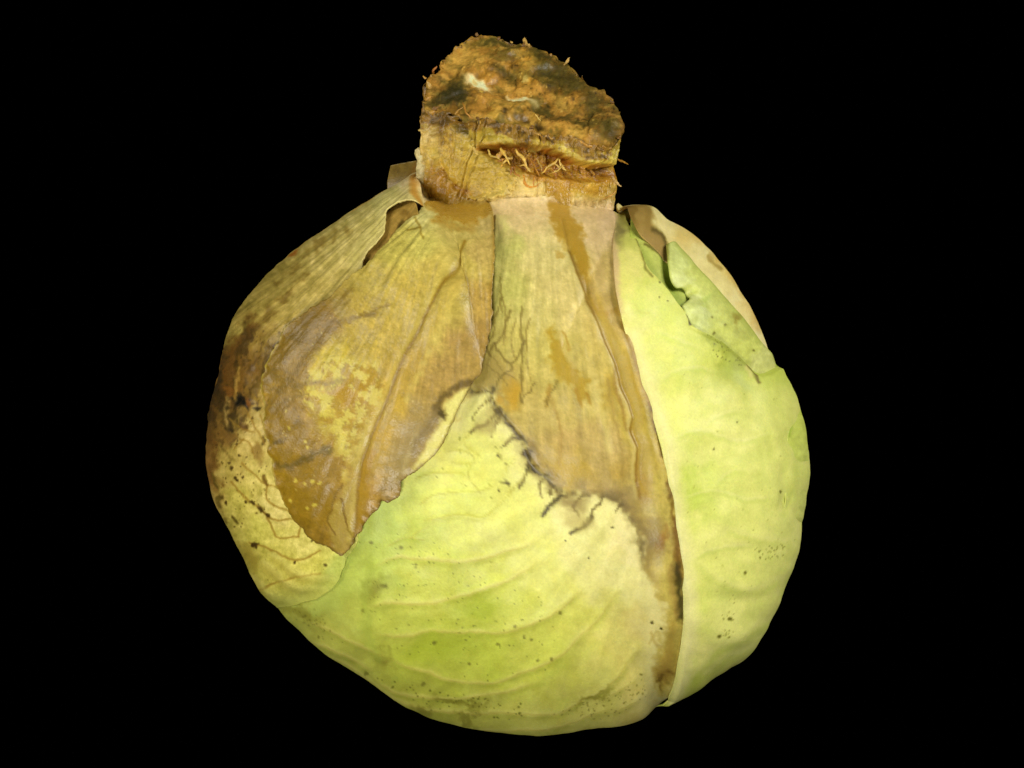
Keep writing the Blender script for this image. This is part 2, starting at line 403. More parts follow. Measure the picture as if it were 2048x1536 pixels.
# ------------------------------------------------------------------ central leaf
SKIN = [(988,430),(1120,440),(1138,507),(1158,560),(1175,608),(1193,647),(1210,693),(1227,727),(1235,752),(1239,772),(1254,808),(1262,837),(1258,862),
 (1266,882),(1272,897),(1270,944),(1277,995),(1160,985),(1088,950),(1059,920),(1040,870),(1004,831),(975,784),(950,770),(984,640)]
SKIN_EDGE = SKIN[2:17]
ROT = [(946,773),(975,784),(986,802),(1004,831),(1037,871),(1059,897),(1060,933),(1088,955),(1117,973),(1128,988),(1168,992),(1205,995),(1241,1010),
 (1262,1032),(1275,1061),(1285,1105),(1292,1152)]
A_VEINS = [[(735,1132),(791,1113),(847,1117),(921,1120),(995,1106),(1090,1075)],
 [(728,1217),(772,1202),(865,1202),(939,1184),(1014,1158),(1090,1110)],
 [(739,1258),(791,1263),(884,1256),(958,1263),(1032,1252),(1106,1221),(1180,1160)],
 [(769,1299),(828,1325),(895,1350),(976,1360),(1051,1336),(1125,1299),(1190,1240),(1245,1160)],
 [(732,1336),(791,1373),(865,1388),(939,1388),(1014,1376),(1090,1350)],
 [(791,1399),(902,1417),(1014,1421),(1106,1417),(1180,1384),(1240,1340),(1290,1270)],
 [(847,1432),(939,1451),(1051,1454),(1162,1430),(1240,1395)],
 [(600,1232),(680,1262),(754,1300),(800,1330)], [(592,1262),(680,1299),(760,1342)], [(628,1295),(717,1339),(800,1390),(880,1410)],
 [(660,1325),(740,1368),(840,1412)], [(1180,1400),(1240,1372),(1300,1330)], [(1190,1425),(1250,1405),(1310,1370)]]
A_FINE = [[(840,1005),(880,985),(940,985),(985,970),(1020,930),(1035,905)], [(830,960),(880,945),(930,950)],
 [(940,864),(930,890),(960,915)], [(890,900),(930,905),(950,920),(938,945),(960,985)], [(900,925),(945,930)], [(850,1040),(920,1030),(965,1035),(1000,1010),(1060,940)],
 [(820,1075),(860,1050)], [(775,1090),(810,1075),(850,1080)]]
A_DARK = [[(1021,627),(1008,666),(994,689),(982,709)], [(994,689),(1012,722),(1025,738),(995,764),(982,792)], [(1041,614),(1044,689),(1042,738),(1039,803)],
 [(1025,728),(1047,692)], [(976,692),(985,718)], [(1070,764),(1041,806)], [(1000,600),(990,640),(980,690)], [(1110,760),(1098,800),(1096,815)]]
def a_height(ex, ey, sd):
    h = 6 + waves(ex, ey, 5, 150, 2.2) + waves(ex, ey, 0.5, 34, 5.5)
    top = smooth(520, 430, ey)
    h = h * (1 - top) + 3.0 * top - 15 * smooth(445, 392, ey)
    for k, v in enumerate(A_VEINS): h += ridge(ex, ey, v, 1.8, 9)
    for v in A_FINE: h += ridge(ex, ey, v, 1.6, 5)
    h += 5.0 * smooth(-1.5, 2.5, poly_sd(ex, ey, SKIN)) * smooth(990, 900, ey)
    h -= ridge(ex, ey, [(x + 9, y) for x, y in SKIN_EDGE], 5, 10)
    an = np.arctan2(ey - 120, ex - 1090); r = np.hypot(ex - 1090, ey - 120)
    h += 1.5 * fbm(an * 26, r / 300, 1.0, 3, 4.4) * smooth(980, 860, ey) * smooth(430, 540, ey)
    h += ridge(ex, ey, [(1225,640),(1262,740),(1290,850),(1312,960),(1328,1080),(1335,1200),(1325,1300)], 10, 26)
    h -= ridge(ex, ey, [(1130,985),(1090,960),(1062,930),(1050,890)], 3, 10)
    h -= 7 * smooth(26, 4, np.abs(line_distance(ex, ey, B_OUT[52:62])))*0.4
    return h
def a_colour(ex, ey, sd):
    p = Pigment(ex, ey, (222, 222, 110))
    p.field([(900,1000,222,226,108),(1000,1030,226,226,116),(1150,1100,236,230,138),(1230,1150,236,228,140),(1080,1140,228,226,116),(960,1215,198,206,72),
     (850,1180,214,218,92),(740,1150,190,204,90),(880,1295,186,196,66),(980,1300,196,206,74),(1080,1330,208,212,86),(1150,1240,222,220,100),(1230,1280,226,216,116),
     (780,1260,196,202,84),(700,1300,186,188,84),(640,1250,184,184,84),(860,1400,184,186,78),(960,1430,196,196,92),(1080,1440,210,208,102),(1180,1400,216,210,108),(1280,1380,216,202,112),
     (1010,1190,216,220,92),(1100,1270,214,218,90),(820,1060,206,216,94),(760,1040,196,212,96),(640,1210,186,194,94),(1300,1250,222,206,116),(1050,1010,226,224,116),(1250,1100,238,226,150),(880,900,226,222,112),(940,830,222,220,112),
     (1140,1030,236,230,146)], 70)
    p.streaks(1330, 900, 9, 500, 0.05, 2)
    p.noise(30, 0.03, 4, (0.7, 1, 1.6)); p.noise(9, 0.02, 6)
    x, y = ex, ey
    # pale ridges and the darker hollow beside each
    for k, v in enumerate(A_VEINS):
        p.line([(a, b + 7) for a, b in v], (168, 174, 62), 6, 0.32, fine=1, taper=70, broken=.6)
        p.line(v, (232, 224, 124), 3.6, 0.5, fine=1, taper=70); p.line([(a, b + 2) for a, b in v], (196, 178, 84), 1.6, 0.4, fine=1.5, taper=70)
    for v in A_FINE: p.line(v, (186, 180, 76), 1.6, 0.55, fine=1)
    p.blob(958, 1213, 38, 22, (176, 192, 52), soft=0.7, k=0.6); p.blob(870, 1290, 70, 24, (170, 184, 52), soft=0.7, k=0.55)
    # tan, rotted upper part
    zone = [(940,380),(1260,380),(1262,600),(1300,700),(1335,800),(1370,960),(1380,1160),(1372,1330),(1345,1395),(1310,1390),(1318,1280),(1310,1190)] + ROT[::-1] + [(900,840),(880,700),(930,500)]
    sdz = poly_sd(*p.warped(16, 7), zone)
    p.mix(0.7 * smooth(-60, 0, sdz) , (238, 228, 152))
    inside = smooth(-9, 13, sdz)
    q = Pigment(ex, ey, (200, 178, 112)); q.g[:] = .35
    q.field([(1010,500,208,198,118),(1005,590,204,192,114),(1060,440,224,198,136),(1050,400,226,198,140),(1090,520,222,200,136),(1130,600,218,194,130),(1060,620,212,192,124),
      (1040,690,198,178,104),(1100,700,204,184,108),(1010,760,190,162,94),(1080,830,198,172,108),(1130,890,192,160,106),(1200,900,196,166,112),(1180,800,204,180,112),(1120,940,196,164,84),
      (1200,960,190,160,108),(1215,480,216,186,140),(1200,560,206,176,118),(1215,620,196,164,96),(1260,780,186,152,64),(1290,860,190,162,74),(1300,950,204,180,92),(1310,1040,200,176,98),
      (1330,1150,206,182,98),(1335,1260,208,182,98),(1340,1340,206,180,92),(1270,940,186,152,84),(1240,1000,172,146,104),(1290,1080,170,142,94)], 60)
    q.streaks(1090, 100, 34, 260, 0.07, 7, smooth(440, 520, ey) * smooth(1010, 900, ey))
    q.streaks(1090, 100, 90, 160, 0.045, 9, smooth(460, 560, ey) * smooth(1010, 900, ey))
    q.noise(24, 0.06, 2); q.noise(8, 0.05, 5)
    amber = (176, 134, 46)
    q.poly([(1096,375),(1146,375),(1144,439),(1161,448),(1168,478),(1174,520),(1169,567),(1156,548),(1138,507),(1122,481),(1112,468),(1099,445)], amber, 7, 0.8, fine=8, gloss=0.8)
    q.poly([(1090,663),(1100,655),(1106,650),(1112,673),(1145,738),(1178,764),(1174,797),(1158,813),(1145,780),(1109,754)], (178, 142, 48), 7, 0.75, warp=8, fine=8, gloss=0.7)
    q.line([(1116,668),(1128,700),(1146,736)], (206,178,110), 4, 0.8); q.line([(1124,664),(1140,704)], (176,136,56), 2.5, 0.7)
    q.line([(1100,770),(1097,795),(1095,815)], (170,130,50), 3, 0.7); q.line([(1172,790),(1180,806)], (170,130,50), 3, 0.8); q.line([(1150,780),(1160,812)], (172,132,50), 4, 0.8)
    q.blob(1016, 790, 20, 30, (196, 150, 44), soft=0.5, k=0.85); q.blob(1132, 940, 52, 15, (196, 160, 62), soft=0.6, k=0.8, rot=8)
    q.blob(985, 740, 34, 46, (150, 128, 84), soft=0.7, k=0.55); q.blob(1012, 850, 26, 14, (160,126,70), rot=45, soft=.6, k=.6)
    q.blob(1120, 512, 9, 7, (196, 160, 88), soft=0.4, k=0.8, warp=3)
    q.poly([(1205,629),(1234,616),(1238,634),(1222,632),(1208,640)], (182,142,62), 3, 0.8, warp=3)
    # rib beside the dry skin
    q.line(SKIN_EDGE, (128, 92, 34), 3.2, 0.85, warp=1, fine=1); q.line([(a + 10, b + 2) for a, b in SKIN_EDGE], (170, 130, 48), 12, 0.55, warp=2)  # dark line paints the shadow cast by the raised skin edge
    q.line([(a - 7, b) for a, b in SKIN_EDGE], (216, 196, 136), 4, 0.5, warp=1)
    q.line([(1198,640),(1222,690),(1250,760),(1275,850),(1292,940)], (202, 174, 92), 9, 0.6, warp=3)
    q.line([(1225,740),(1236,800),(1252,860)], (150,114,52), 3, .6); q.line([(1215,760),(1226,830),(1238,900),(1246,960)], (160,130,76), 3, .5)
    q.line([(1190,770),(1205,830),(1215,900)], (222,200,130), 6, .55, warp=3)
    for v in A_DARK: q.line(v, (112, 92, 52), 2.2, 0.65, warp=7, fine=2.5)
    for v in ([(1000,600),(1012,640),(1006,690)],[(1060,640),(1052,700),(1060,760)],[(990,720),(1006,748),(1030,760)],[(1000,560),(996,600),(1004,630)],[(975,735),(990,750),(1010,775)],[(1030,640),(1022,680),(1030,720)]):
        q.line(v, (130, 108, 62), 1.7, 0.6, warp=6, fine=2.5)
    q.line([(1096,775),(1120,860),(1118,930)], (168,130,70), 3, 0.4)
    # grey rot under the band and round its margin
    q.blob(1285, 1075, 26, 70, (150, 124, 88), rot=-8, soft=0.6, k=0.8); q.blob(1312, 1075, 10, 24, (150, 100, 44), soft=0.6, k=0.6)
    q.blob(1232, 1000, 40, 20, (146, 120, 90), rot=20, soft=0.7, k=0.75)
    q.blob(1090, 960, 34, 18, (150, 120, 82), rot=35, soft=.7, k=.8); q.blob(1060, 905, 14, 34, (156,126,88), soft=.7, k=.75)
    q.blob(1305, 1170, 16, 60, (196, 168, 96), soft=.8, k=.6)
    nk_ = smooth(430, 520, ey)[:, None]; q.c *= 1 + (np.array([.975, 1.0, .94], np.float32) - 1) * nk_; q.c *= 1 + .07 * (1 - nk_)
    p.c += (q.c - p.c) * inside[:, None]; p.g += (q.g - p.g) * inside
    for seg, w, k in ((ROT[0:5], 5, 0.8), (ROT[4:9], 7, 0.8), (ROT[8:13], 8, 0.55), (ROT[12:], 8, 0.55)):
        p.line(seg, (116, 98, 72), w * 1.7, k * .85, warp=14, fine=5, broken=0.8)
    p.line(ROT[:10], (58, 48, 36), 3.0, 0.85, warp=12, fine=4, broken=.8)
    for v in ([(1241,1008),(1262,1034),(1276,1064),(1284,1104)],[(1128,988),(1165,992),(1205,994),(1240,1008)]): p.line(v, (96, 78, 56), 5, .6, warp=12, fine=5, broken=.7)
    for v in ([(1004,831),(990,845),(984,870)],[(1060,935),(1048,950),(1040,975)],[(1090,958),(1080,975),(1085,990)],[(1165,995),(1150,1012),(1160,1030)],[(1205,996),(1195,1014),(1183,1030)],[(1240,1010),(1228,1030)],[(1037,872),(1020,880),(1008,896)],[(1110,975),(1098,985)]): p.line(v, (92, 76, 50), 2.2, .8, warp=8, fine=2.5)
    p.line([(1121,990),(1100,1008),(1081,1029)], (66, 56, 38), 3.4, 0.9, fine=3); p.line([(1183,1030),(1165,1052),(1143,1065)], (72, 60, 40), 3.4, 0.9, fine=3)
    p.line([(1002,820),(975,845),(942,864)], (84, 70, 36), 3, 0.85, fine=3); p.line([(986,800),(962,815),(946,838)], (110, 96, 50), 1.8, 0.7)
    p.line([(1005,832),(985,862)], (110,92,50), 2.5, .7); p.line([(1030,865),(1010,885)], (130,112,60), 2.5, .6)
    p.blob(1060, 934, 13, 11, (64, 54, 40), soft=0.6, k=0.85); p.blob(975, 848, 30, 15, (164, 148, 92), rot=-40, soft=.7, k=.7)
    p.blob(1158, 1035, 26, 22, (188, 172, 108), soft=0.7, k=0.7); p.blob(1145, 1005, 30, 9, (140, 118, 80), rot=12, soft=.6, k=.7)
    p.line([(1062,935),(1042,960),(1020,985)], (180,170,80), 2, .6)
    # rot along the margin, with the right leaf's cast shadow painted in
    edge = [(1296,810),(1310,862),(1323,918),(1335,985),(1345,1050)]
    p.line(edge, (96, 66, 20), 5, 0.85, warp=2, fine=3, broken=0.7); p.line([(1190,470),(1210,600),(1250,690)], (206,176,128), 8, 0.3)
    p.line([(1240,650),(1270,735),(1296,810)], (150, 116, 46), 4, 0.7, warp=1)
    p.line([(1344,1040),(1350,1100),(1354,1150)], (112, 76, 34), 8, 0.8, warp=2, fine=4); p.line([(1347,1130),(1353,1175),(1357,1228)], (64, 56, 34), 8, 0.9, warp=2, fine=4)
    p.line([(1338,1130),(1340,1180),(1348,1225)], (150,118,70), 6, .5, warp=3); p.line([(1340,1240),(1336,1300),(1330,1350)], (176, 148, 72), 9, 0.6, warp=4)
    p.blob(1329, 1354, 11, 17, (66, 48, 22), rot=20, soft=0.6, k=0.9, fine=8); p.blob(1330, 1340, 18, 30, (160,128,66), soft=.8, k=.6)
    p.line([(1300,1262),(1308,1280),(1320,1290)], (190,164,90), 3, .6); p.line([(1296,1282),(1312,1262),(1318,1280)], (196,176,96), 2, .6)
    # specks
    p.dots([(998,908,4.5),(1001,916,3),(1010,930,3),(1007,945,2),(1009,964,4.5),(1019,968,3.5),(1003,966,2.5),(998,980,2),(1302,1242,3.5),(1318,1250,3.5),(1176,1114,2.5),(1130,1080,2),(1224,1054,2.5)], (56, 46, 16))
    p.dots([(728,1219,6),(1122,1222,4),(940,1324,4),(850,1360,5),(1048,1270,4),(1062,1276,3),(1103,1311,4),(1075,1315,3.5),(1030,1249,3),(803,1094,5),(770,1170,7),(833,1128,3),(870,1283,5),(995,1287,4),(745,1082,4),(735,1342,5)], (96, 92, 38), 0.6)
    p.speckle([(720,1060),(900,1060),(1000,1130),(1100,1200),(1120,1330),(960,1360),(800,1300),(720,1200)], (104, 108, 36), 150, 1.2, 2.9, 5, 0.7)
    p.speckle([(940,830),(1000,900),(1000,1000),(860,980)], (120, 120, 40), 30, 1, 2.0, 8, 0.6)
    p.speckle([(1100,1420),(1240,1370),(1290,1330),(1290,1390),(1200,1440)], (112, 104, 44), 70, 1.2, 4.0, 6, 0.55)
    p.speckle([(720,1330),(900,1380),(1060,1400),(1060,1440),(880,1420)], (96, 96, 36), 60, 1.5, 4.5, 9, 0.7)
    for b in ((945,1407,26,9,10),(936,1430,22,8,15),(850,1412,20,7,25),(600,1222,40,14,25),(770,1316,20,20,60),(1180,1390,40,7,-25),(900,1395,30,6,5),(745,1175,22,30,10)):
        p.blob(b[0], b[1], b[2], b[3], (128, 122, 48), rot=b[4], soft=0.7, k=0.6, fine=8)
    p.speckle([(560,1200),(640,1210),(700,1290),(640,1280)], (110, 108, 46), 40, 1.5, 4.0, 12, 0.6)
    p.line([(680,1140),(690,1180),(640,1215)], (176,190,90), 14, .5)
    p.line([(745,1100),(735,1180),(740,1260),(760,1310)], (170, 184, 76), 9, 0.5, fine=6)
    return p
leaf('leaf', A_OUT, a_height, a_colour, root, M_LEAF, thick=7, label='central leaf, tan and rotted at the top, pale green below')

# ------------------------------------------------------------------ older leaf deep in the gap on the left
E_OUT = [(838,428),(828,404),(780,404),(705,470),(650,530),(600,640),(650,690),(760,620),(800,540),(830,460)]
def e_colour(ex, ey, sd):
    p = Pigment(ex, ey, (176, 142, 74)); p.streaks(900, 330, 30, 260, .12, 4); p.noise(14, .1, 2)
    p.line([(806,445),(796,470)], (70,56,28), 3, .8, warp=1); p.blob(815, 435, 14, 12, (128, 96, 46), k=.6); return p
leaf('leaf', E_OUT, lambda ex, ey, sd: np.full(len(ex), 5.0) + waves(ex, ey, 2, 60, 2.6), e_colour, root, M_DRY, thick=5, label='brown leaf deep in the gap on the left')

# ------------------------------------------------------------------ left leaf with blackened side
D_VEINS = [[(561,1106),(610,1140),(676,1150)], [(520,1150),(568,1190),(612,1196)], [(540,1120),(600,1165),(660,1172)]]
def d_height(ex, ey, sd):
    h = 13 + waves(ex, ey, 3, 120, 7.1) + waves(ex, ey, 0.8, 24, 3.5)
    lift = smooth(60, 0, sd) * smooth(640, 560, ey) * smooth(600, 680, ex)
    h += 5 * lift
    an = np.arctan2(ey - 330, ex - 900); r = np.hypot(ex - 900, ey - 330)
    h += 1.9 * fbm(an * 22, r / 240, 1.0, 4, 6.4) * smooth(60, 160, r) * smooth(1000, 800, ey)
    for v in D_VEINS: h += ridge(ex, ey, v, 3, 12)
    h += 1.8 * fbm(ex, ey, 26, 3, 9.9) * smooth(600, 700, ey) * smooth(960, 860, ey)
    h -= 6 * smooth(1080, 1190, ey) * smooth(40, 0, sd)
    h += 1 * smooth(1040, 1160, ey)
    return h * (1 - smooth(825, 850, ex)) - 22 * smooth(830, 862, ex)
def d_colour(ex, ey, sd):
    p = Pigment(ex, ey, (206, 192, 100))
    p.field([(820,370,226,202,142),(790,410,216,204,126),(740,430,206,190,112),(690,490,202,184,108),(640,540,200,180,104),(600,590,188,166,90),(560,560,170,150,80),(640,600,190,168,92),
      (540,640,186,162,86),(500,620,168,148,78),(480,680,176,156,84),(560,680,170,144,72),(520,690,196,168,84),(480,760,120,78,30),(450,800,92,62,30),(500,740,140,100,44),(540,760,176,146,74),
      (500,850,204,180,108),(520,880,208,184,108),(450,880,126,92,46),(470,930,190,168,90),(520,950,212,194,104),(480,1000,206,192,92),(560,1010,222,204,118),(530,1060,214,204,94),
      (620,1080,222,208,112),(640,1130,216,206,96),(560,1140,206,194,88),(600,1180,204,192,92),(500,1090,186,170,80),(430,940,150,110,64),(440,990,190,160,86),(690,1140,196,204,100)], 46, 16)
    p.streaks(900, 320, 44, 300, 0.11, 3, smooth(900, 720, ey)); p.streaks(900, 320, 110, 200, 0.07, 5, smooth(860, 720, ey))
    p.noise(20, 0.10, 3, (1, 1, 1.4)); p.noise(8, 0.06, 4)
    # dark streaks down the flank
    for v in ([(620,560),(560,620),(505,700)],[(700,470),(620,520),(560,575)],[(590,590),(540,640),(510,670)],[(600,650),(560,700),(530,760),(500,830)],[(560,690),(520,740),(490,800)]):
        p.line(v, (124, 98, 44), 7, 0.6, warp=6, fine=6, broken=0.5)
    p.poly([(425,780),(440,740),(465,705),(490,668),(507,645),(521,642),(512,675),(498,705),(486,763),(470,802),(450,830),(418,880)], (104, 66, 26), 12, 0.92, warp=12, fine=8)
    p.poly([(415,880),(425,790),(455,700),(500,640),(545,650),(560,700),(530,760),(505,830),(460,900)], (112, 82, 40), 22, .5, warp=24, fine=12)
    p.line([(503,650),(495,690),(487,740),(482,770)], (70, 52, 24), 6, 0.8, fine=6, broken=.4); p.blob(458, 742, 10, 16, (132, 84, 32), k=.6); p.blob(462, 785, 9, 12, (134, 84, 30), k=.6)
    for v in ([(545,690),(515,735),(496,790)],[(580,665),(548,712),(520,770),(505,815)],[(520,660),(505,700),(498,730)],[(470,690),(452,740),(440,800)],[(570,720),(540,770),(528,810)],[(440,840),(452,890),(470,920)],[(425,880),(436,930),(452,980)],[(500,830),(488,850),(470,900)]):
        p.line(v, (82, 60, 30), 4.0, 0.7, warp=8, fine=7, broken=.6)
    p.line([(478,800),(486,765),(490,740)], (196,156,82), 4, .7, fine=4)
    p.line([(420,850),(432,800),(444,760),(456,720)], (66, 54, 34), 9, 0.7, warp=6, fine=8)
    p.line([(452,790),(458,830),(468,862)], (60, 46, 24), 6, 0.8, fine=6); p.line([(465,800),(462,840),(474,865)], (202,166,106), 3.5, .7)
    p.blob(440, 800, 12, 44, (58, 44, 26), rot=8, soft=.8, k=.75, fine=10); p.blob(505, 690, 10, 34, (76, 56, 28), rot=20, soft=.7, k=.7, fine=10); p.blob(470, 830, 9, 26, (52, 40, 22), soft=.7, k=.75, fine=10); p.blob(545, 730, 8, 26, (100, 78, 40), rot=35, k=.7, fine=8); p.blob(425, 860, 10, 26, (64, 50, 30), soft=.8, k=.7)
    p.blob(486, 803, 17, 12, (22, 18, 12), soft=0.6, k=1.0, fine=9); p.blob(528, 824, 10, 7, (44, 34, 16), soft=0.6, k=0.95, fine=8)
    p.blob(505, 800, 8, 10, (134, 82, 34), k=.8); p.blob(532, 770, 8, 18, (110, 84, 40), k=.8); p.blob(474, 862, 5, 8, (48,36,16), k=.9, warp=4)
    p.blob(495, 860, 14, 6, (90, 60, 26), rot=40, k=.85); p.blob(530, 905, 14, 18, (136,104,52), k=.75); p.blob(545, 880, 5, 12, (70,50,22), k=.7)
    p.line([(430,860),(438,900),(448,940),(462,960)], (104, 70, 32), 6, 0.75, fine=6, broken=.5); p.line([(422,880),(430,930),(446,970)], (130, 92, 44), 7, 0.6, fine=6)
    p.line([(444,940),(452,990),(456,1020),(466,1040)], (94, 78, 34), 4, 0.8, fine=5, broken=.4); p.line([(478,1030),(486,1042)], (80,66,26), 2.5, .8)
    for v in ([(500,815),(515,850),(530,870),(543,890)],[(490,880),(510,888),(518,915)],[(494,925),(520,948),(546,968),(571,970)],[(546,968),(545,990),(560,1005)],[(475,960),(500,990),(530,1012),(556,1032),(602,1032)],
              [(545,1030),(560,1060),(570,1072),(606,1070)],[(510,1080),(555,1095),(600,1115),(650,1098)],[(470,838),(490,858),(520,868)],[(530,835),(540,862)],[(480,900),(500,880)],[(560,1005),(585,1015)],[(606,1070),(610,1050)],
              [(520,1180),(580,1150),(650,1140)]):
        p.line(v, (150, 116, 48), 1.8, 0.75, warp=3, fine=1.5)
    p.line([(538,950),(545,967)], (92,62,22), 3, .8); p.line([(516,988),(530,1010),(548,1026)], (96,66,28), 3, .7, broken=.6)
    p.dots([(474,934,4.5),(483,954,4),(486,958,3.5),(497,951,3),(505,998,3),(515,1000,6),(532,1015,6.5),(545,1025,4),(522,1084,7),(516,1088,4),(632,1078,3),(600,1118,3.5),(465,1000,3),(470,925,3),(484,890,3),(490,910,3),(659,1124,3)], (64, 46, 20))
    p.speckle([(430,880),(540,900),(560,1000),(480,1060)], (84, 66, 26), 70, 1.0, 3.2, 3, 0.75)
    p.speckle([(440,700),(600,640),(560,760),(500,880),(430,900)], (70, 50, 24), 130, 1.2, 4.5, 4, 0.65)
    p.speckle([(520,1080),(680,1110),(670,1190),(560,1190)], (130, 112, 48), 40, 1.0, 2.2, 7, 0.6)
    for v in D_VEINS:
        p.line(v, (224, 212, 116), 6, 0.5); p.line([(a, b + 10) for a, b in v], (176, 160, 72), 6, 0.4)
    p.blob(512, 1110, 12, 34, (150, 132, 52), rot=-25, soft=.7, k=.6)
    p.mix(.65 * smooth(60, 0, sd) * smooth(1090, 1160, ey), (194, 202, 98))
    # pale lip of the lifted edge, orange where it meets the stem
    up_ = smooth(620, 480, ey)[:, None]; p.c *= 1 + .05 * up_
    lip = D_OUT[2:14]
    p.line([(a - 3, b - 2) for a, b in lip], (216, 200, 128), 4, 0.7, warp=0, fine=1); p.line([(a - 16, b - 10) for a, b in lip[:9]], (206,194,116), 12, .5)
    p.line([(836,340),(830,366),(834,392),(850,412)], (190, 128, 46), 4, 0.8, fine=3)
    p.line([(815,350),(770,390),(690,440),(600,500)], (190, 140, 70), 5, 0.55); p.blob(585, 506, 10, 8, (170, 96, 30), k=.8)
    return p
leaf('leaf', D_OUT, d_height, d_colour, root, M_DRY, thick=8, rough_edge=2.0, label='left leaf, blackened along its side and yellow below')

# ------------------------------------------------------------------ brown rotten leaf
CREASE = [(930,500),(895,570),(862,633),(832,688),(813,721),(795,765),(781,802),(758,854),(740,900),(732,923),(725,978),(722,1043),(716,1075)]
def b_height(ex, ey, sd):
    top = smooth(540, 430, ey)
    h = 26 + waves(ex, ey, 5, 150, 3.8) + waves(ex, ey, 0.7, 26, 1.5)
    h = h * (1 - top) + 6 * top - 18 * smooth(445, 394, ey)
    an = np.arctan2(ey - 330, ex - 935); r = np.hypot(ex - 935, ey - 330)
    h += 1.8 * fbm(an * 20, r / 260, 1.0, 4, 8.4) * smooth(90, 200, r)
    h += ridge(ex, ey, [(a + 26, b + 4) for a, b in CREASE], 7, 30) - ridge(ex, ey, CREASE, 3.5, 8)
    h += 3.5 * fbm(ex, ey, 24, 2, 6.1) * smooth(26, 0, sd) * smooth(640, 700, ey)
    h += 7 * smooth(20, 0, sd) * smooth(700, 560, ey) * smooth(940, 975, ex)
    h -= 5 * smooth(30, 0, sd) * smooth(900, 1080, ey)
    return h
def b_colour(ex, ey, sd):
    p = Pigment(ex, ey, (192, 160, 84)); p.g[:] = .15
    p.field([(850,440,226,206,136),(900,470,214,186,112),(960,450,214,182,124),(850,500,212,192,108),(800,520,204,182,98),(930,540,206,178,98),(870,560,200,170,92),(960,520,204,170,108),(760,580,190,162,86),(820,600,194,162,84),
      (900,620,206,178,98),(960,620,184,146,84),(880,680,204,174,100),(930,690,172,136,86),(960,680,168,130,80),(700,620,170,140,76),(660,650,136,100,48),(740,650,186,154,80),(620,680,126,90,40),(600,720,136,98,42),(680,720,196,168,86),
      (760,700,192,160,82),(660,780,198,166,82),(720,800,180,140,60),(580,760,140,106,52),(570,820,146,110,60),(600,860,150,102,34),(660,850,204,176,92),(700,880,204,178,98),(630,900,142,94,34),(580,900,146,98,34),
      (680,930,150,108,44),(720,900,190,160,92),(620,970,144,98,36),(660,1000,150,104,36),(690,1010,168,138,86),(620,1030,138,98,48),(690,1070,172,140,92),(650,1070,140,104,56),(760,880,192,148,62),(740,980,180,124,46),
      (800,800,196,156,70),(830,760,188,150,80),(870,760,174,138,88),(820,860,176,142,96),(800,930,168,136,90),(780,980,158,124,80),(735,1040,150,106,54),(850,830,170,138,92),(900,740,172,136,86)], 42, 16)
    rr = np.hypot(ex - 935, ey - 330)
    p.streaks(935, 330, 46, 260, 0.07, 3, smooth(100, 220, rr)); p.streaks(935, 330, 120, 180, 0.05, 6, smooth(100, 220, rr))
    p.noise(22, 0.07, 3); p.noise(8, 0.08, 4)
    # broken yellow tissue over wet brown
    n = fbm(ex, ey, 22, 4, 5.5, 0.65); reg = poly_sd(*p.warped(14, 6), [(640,740),(760,720),(770,800),(730,880),(700,940),(670,900),(650,860),(620,800)])
    p.mix(0.85 * smooth(0.0, 0.16, n) * smooth(-14, 10, reg), (214, 190, 108))
    p.mix(0.6 * smooth(0.16, 0.34, -n) * smooth(-14, 10, reg), (172, 132, 50), 0.4)
    reg2 = poly_sd(*p.warped(10, 6), [(560,840),(660,850),(690,930),(680,1040),(630,1040),(585,980)])
    p.mix(0.6 * smooth(-24, 14, reg2), (146, 108, 38), 0.3)
    p.mix(0.35 * smooth(0.2, 0.5, fbm(ex, ey, 30, 4, 3.1)) * smooth(-14, 10, reg2), (176, 140, 70))
    p.poly([(660,785),(700,776),(735,782),(728,806),(704,814),(690,800)], (172, 126, 36), 5, 0.85, gloss=0.6)
    p.blob(664, 842, 11, 8, (170,128,44), rot=-30, k=.7); p.blob(630, 800, 5, 5, (150,108,40), k=.8)
    p.dots([(606,956,4.5),(640,960,5),(652,962,4),(625,965,4),(596,996,4),(643,1003,5),(630,1008,4),(594,858,3.5),(626,885,4),(630,897,3.5),(588,825,2.5)], (214, 188, 106), 0.85)
    p.line([(565,928),(600,930),(640,915),(665,902)], (88, 74, 40), 6, 0.6, warp=6, fine=6); p.blob(581, 883, 8, 6, (90, 70, 36), k=.7); p.blob(600,844,8,6,(100,80,50),k=.5)
    # pale streak and flap down to the tip
    p.line([(772,800),(748,850),(730,890),(706,940),(698,990)], (212, 184, 112), 8, 0.7, warp=5, fine=6, broken=.8)
    p.poly([(706,960),(728,950),(724,1040),(716,1075),(706,1098),(690,1100),(676,1092),(668,1040),(676,1010)], (176, 146, 98), 6, 0.75, warp=3)
    p.line([(694,965),(680,990),(672,1020),(668,1038),(682,1062)], (118, 84, 36), 1.8, 0.8, warp=2); p.line([(692,990),(702,1030),(712,1068)], (112, 78, 32), 1.8, 0.8, warp=2)
    # crease
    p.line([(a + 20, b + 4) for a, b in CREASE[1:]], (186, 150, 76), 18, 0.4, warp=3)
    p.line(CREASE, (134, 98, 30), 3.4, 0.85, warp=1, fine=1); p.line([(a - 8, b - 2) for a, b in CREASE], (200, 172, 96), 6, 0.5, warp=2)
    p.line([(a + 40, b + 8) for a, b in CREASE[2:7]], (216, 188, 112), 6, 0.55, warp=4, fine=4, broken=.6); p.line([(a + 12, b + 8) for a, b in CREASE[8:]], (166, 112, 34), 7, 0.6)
    # mauve-grey tissue and the sound cream patch
    p.blob(835, 880, 26, 60, (154, 126, 92), rot=30, soft=.8, k=.7); p.blob(815, 935, 26, 30, (150, 124, 92), soft=.8, k=.6)
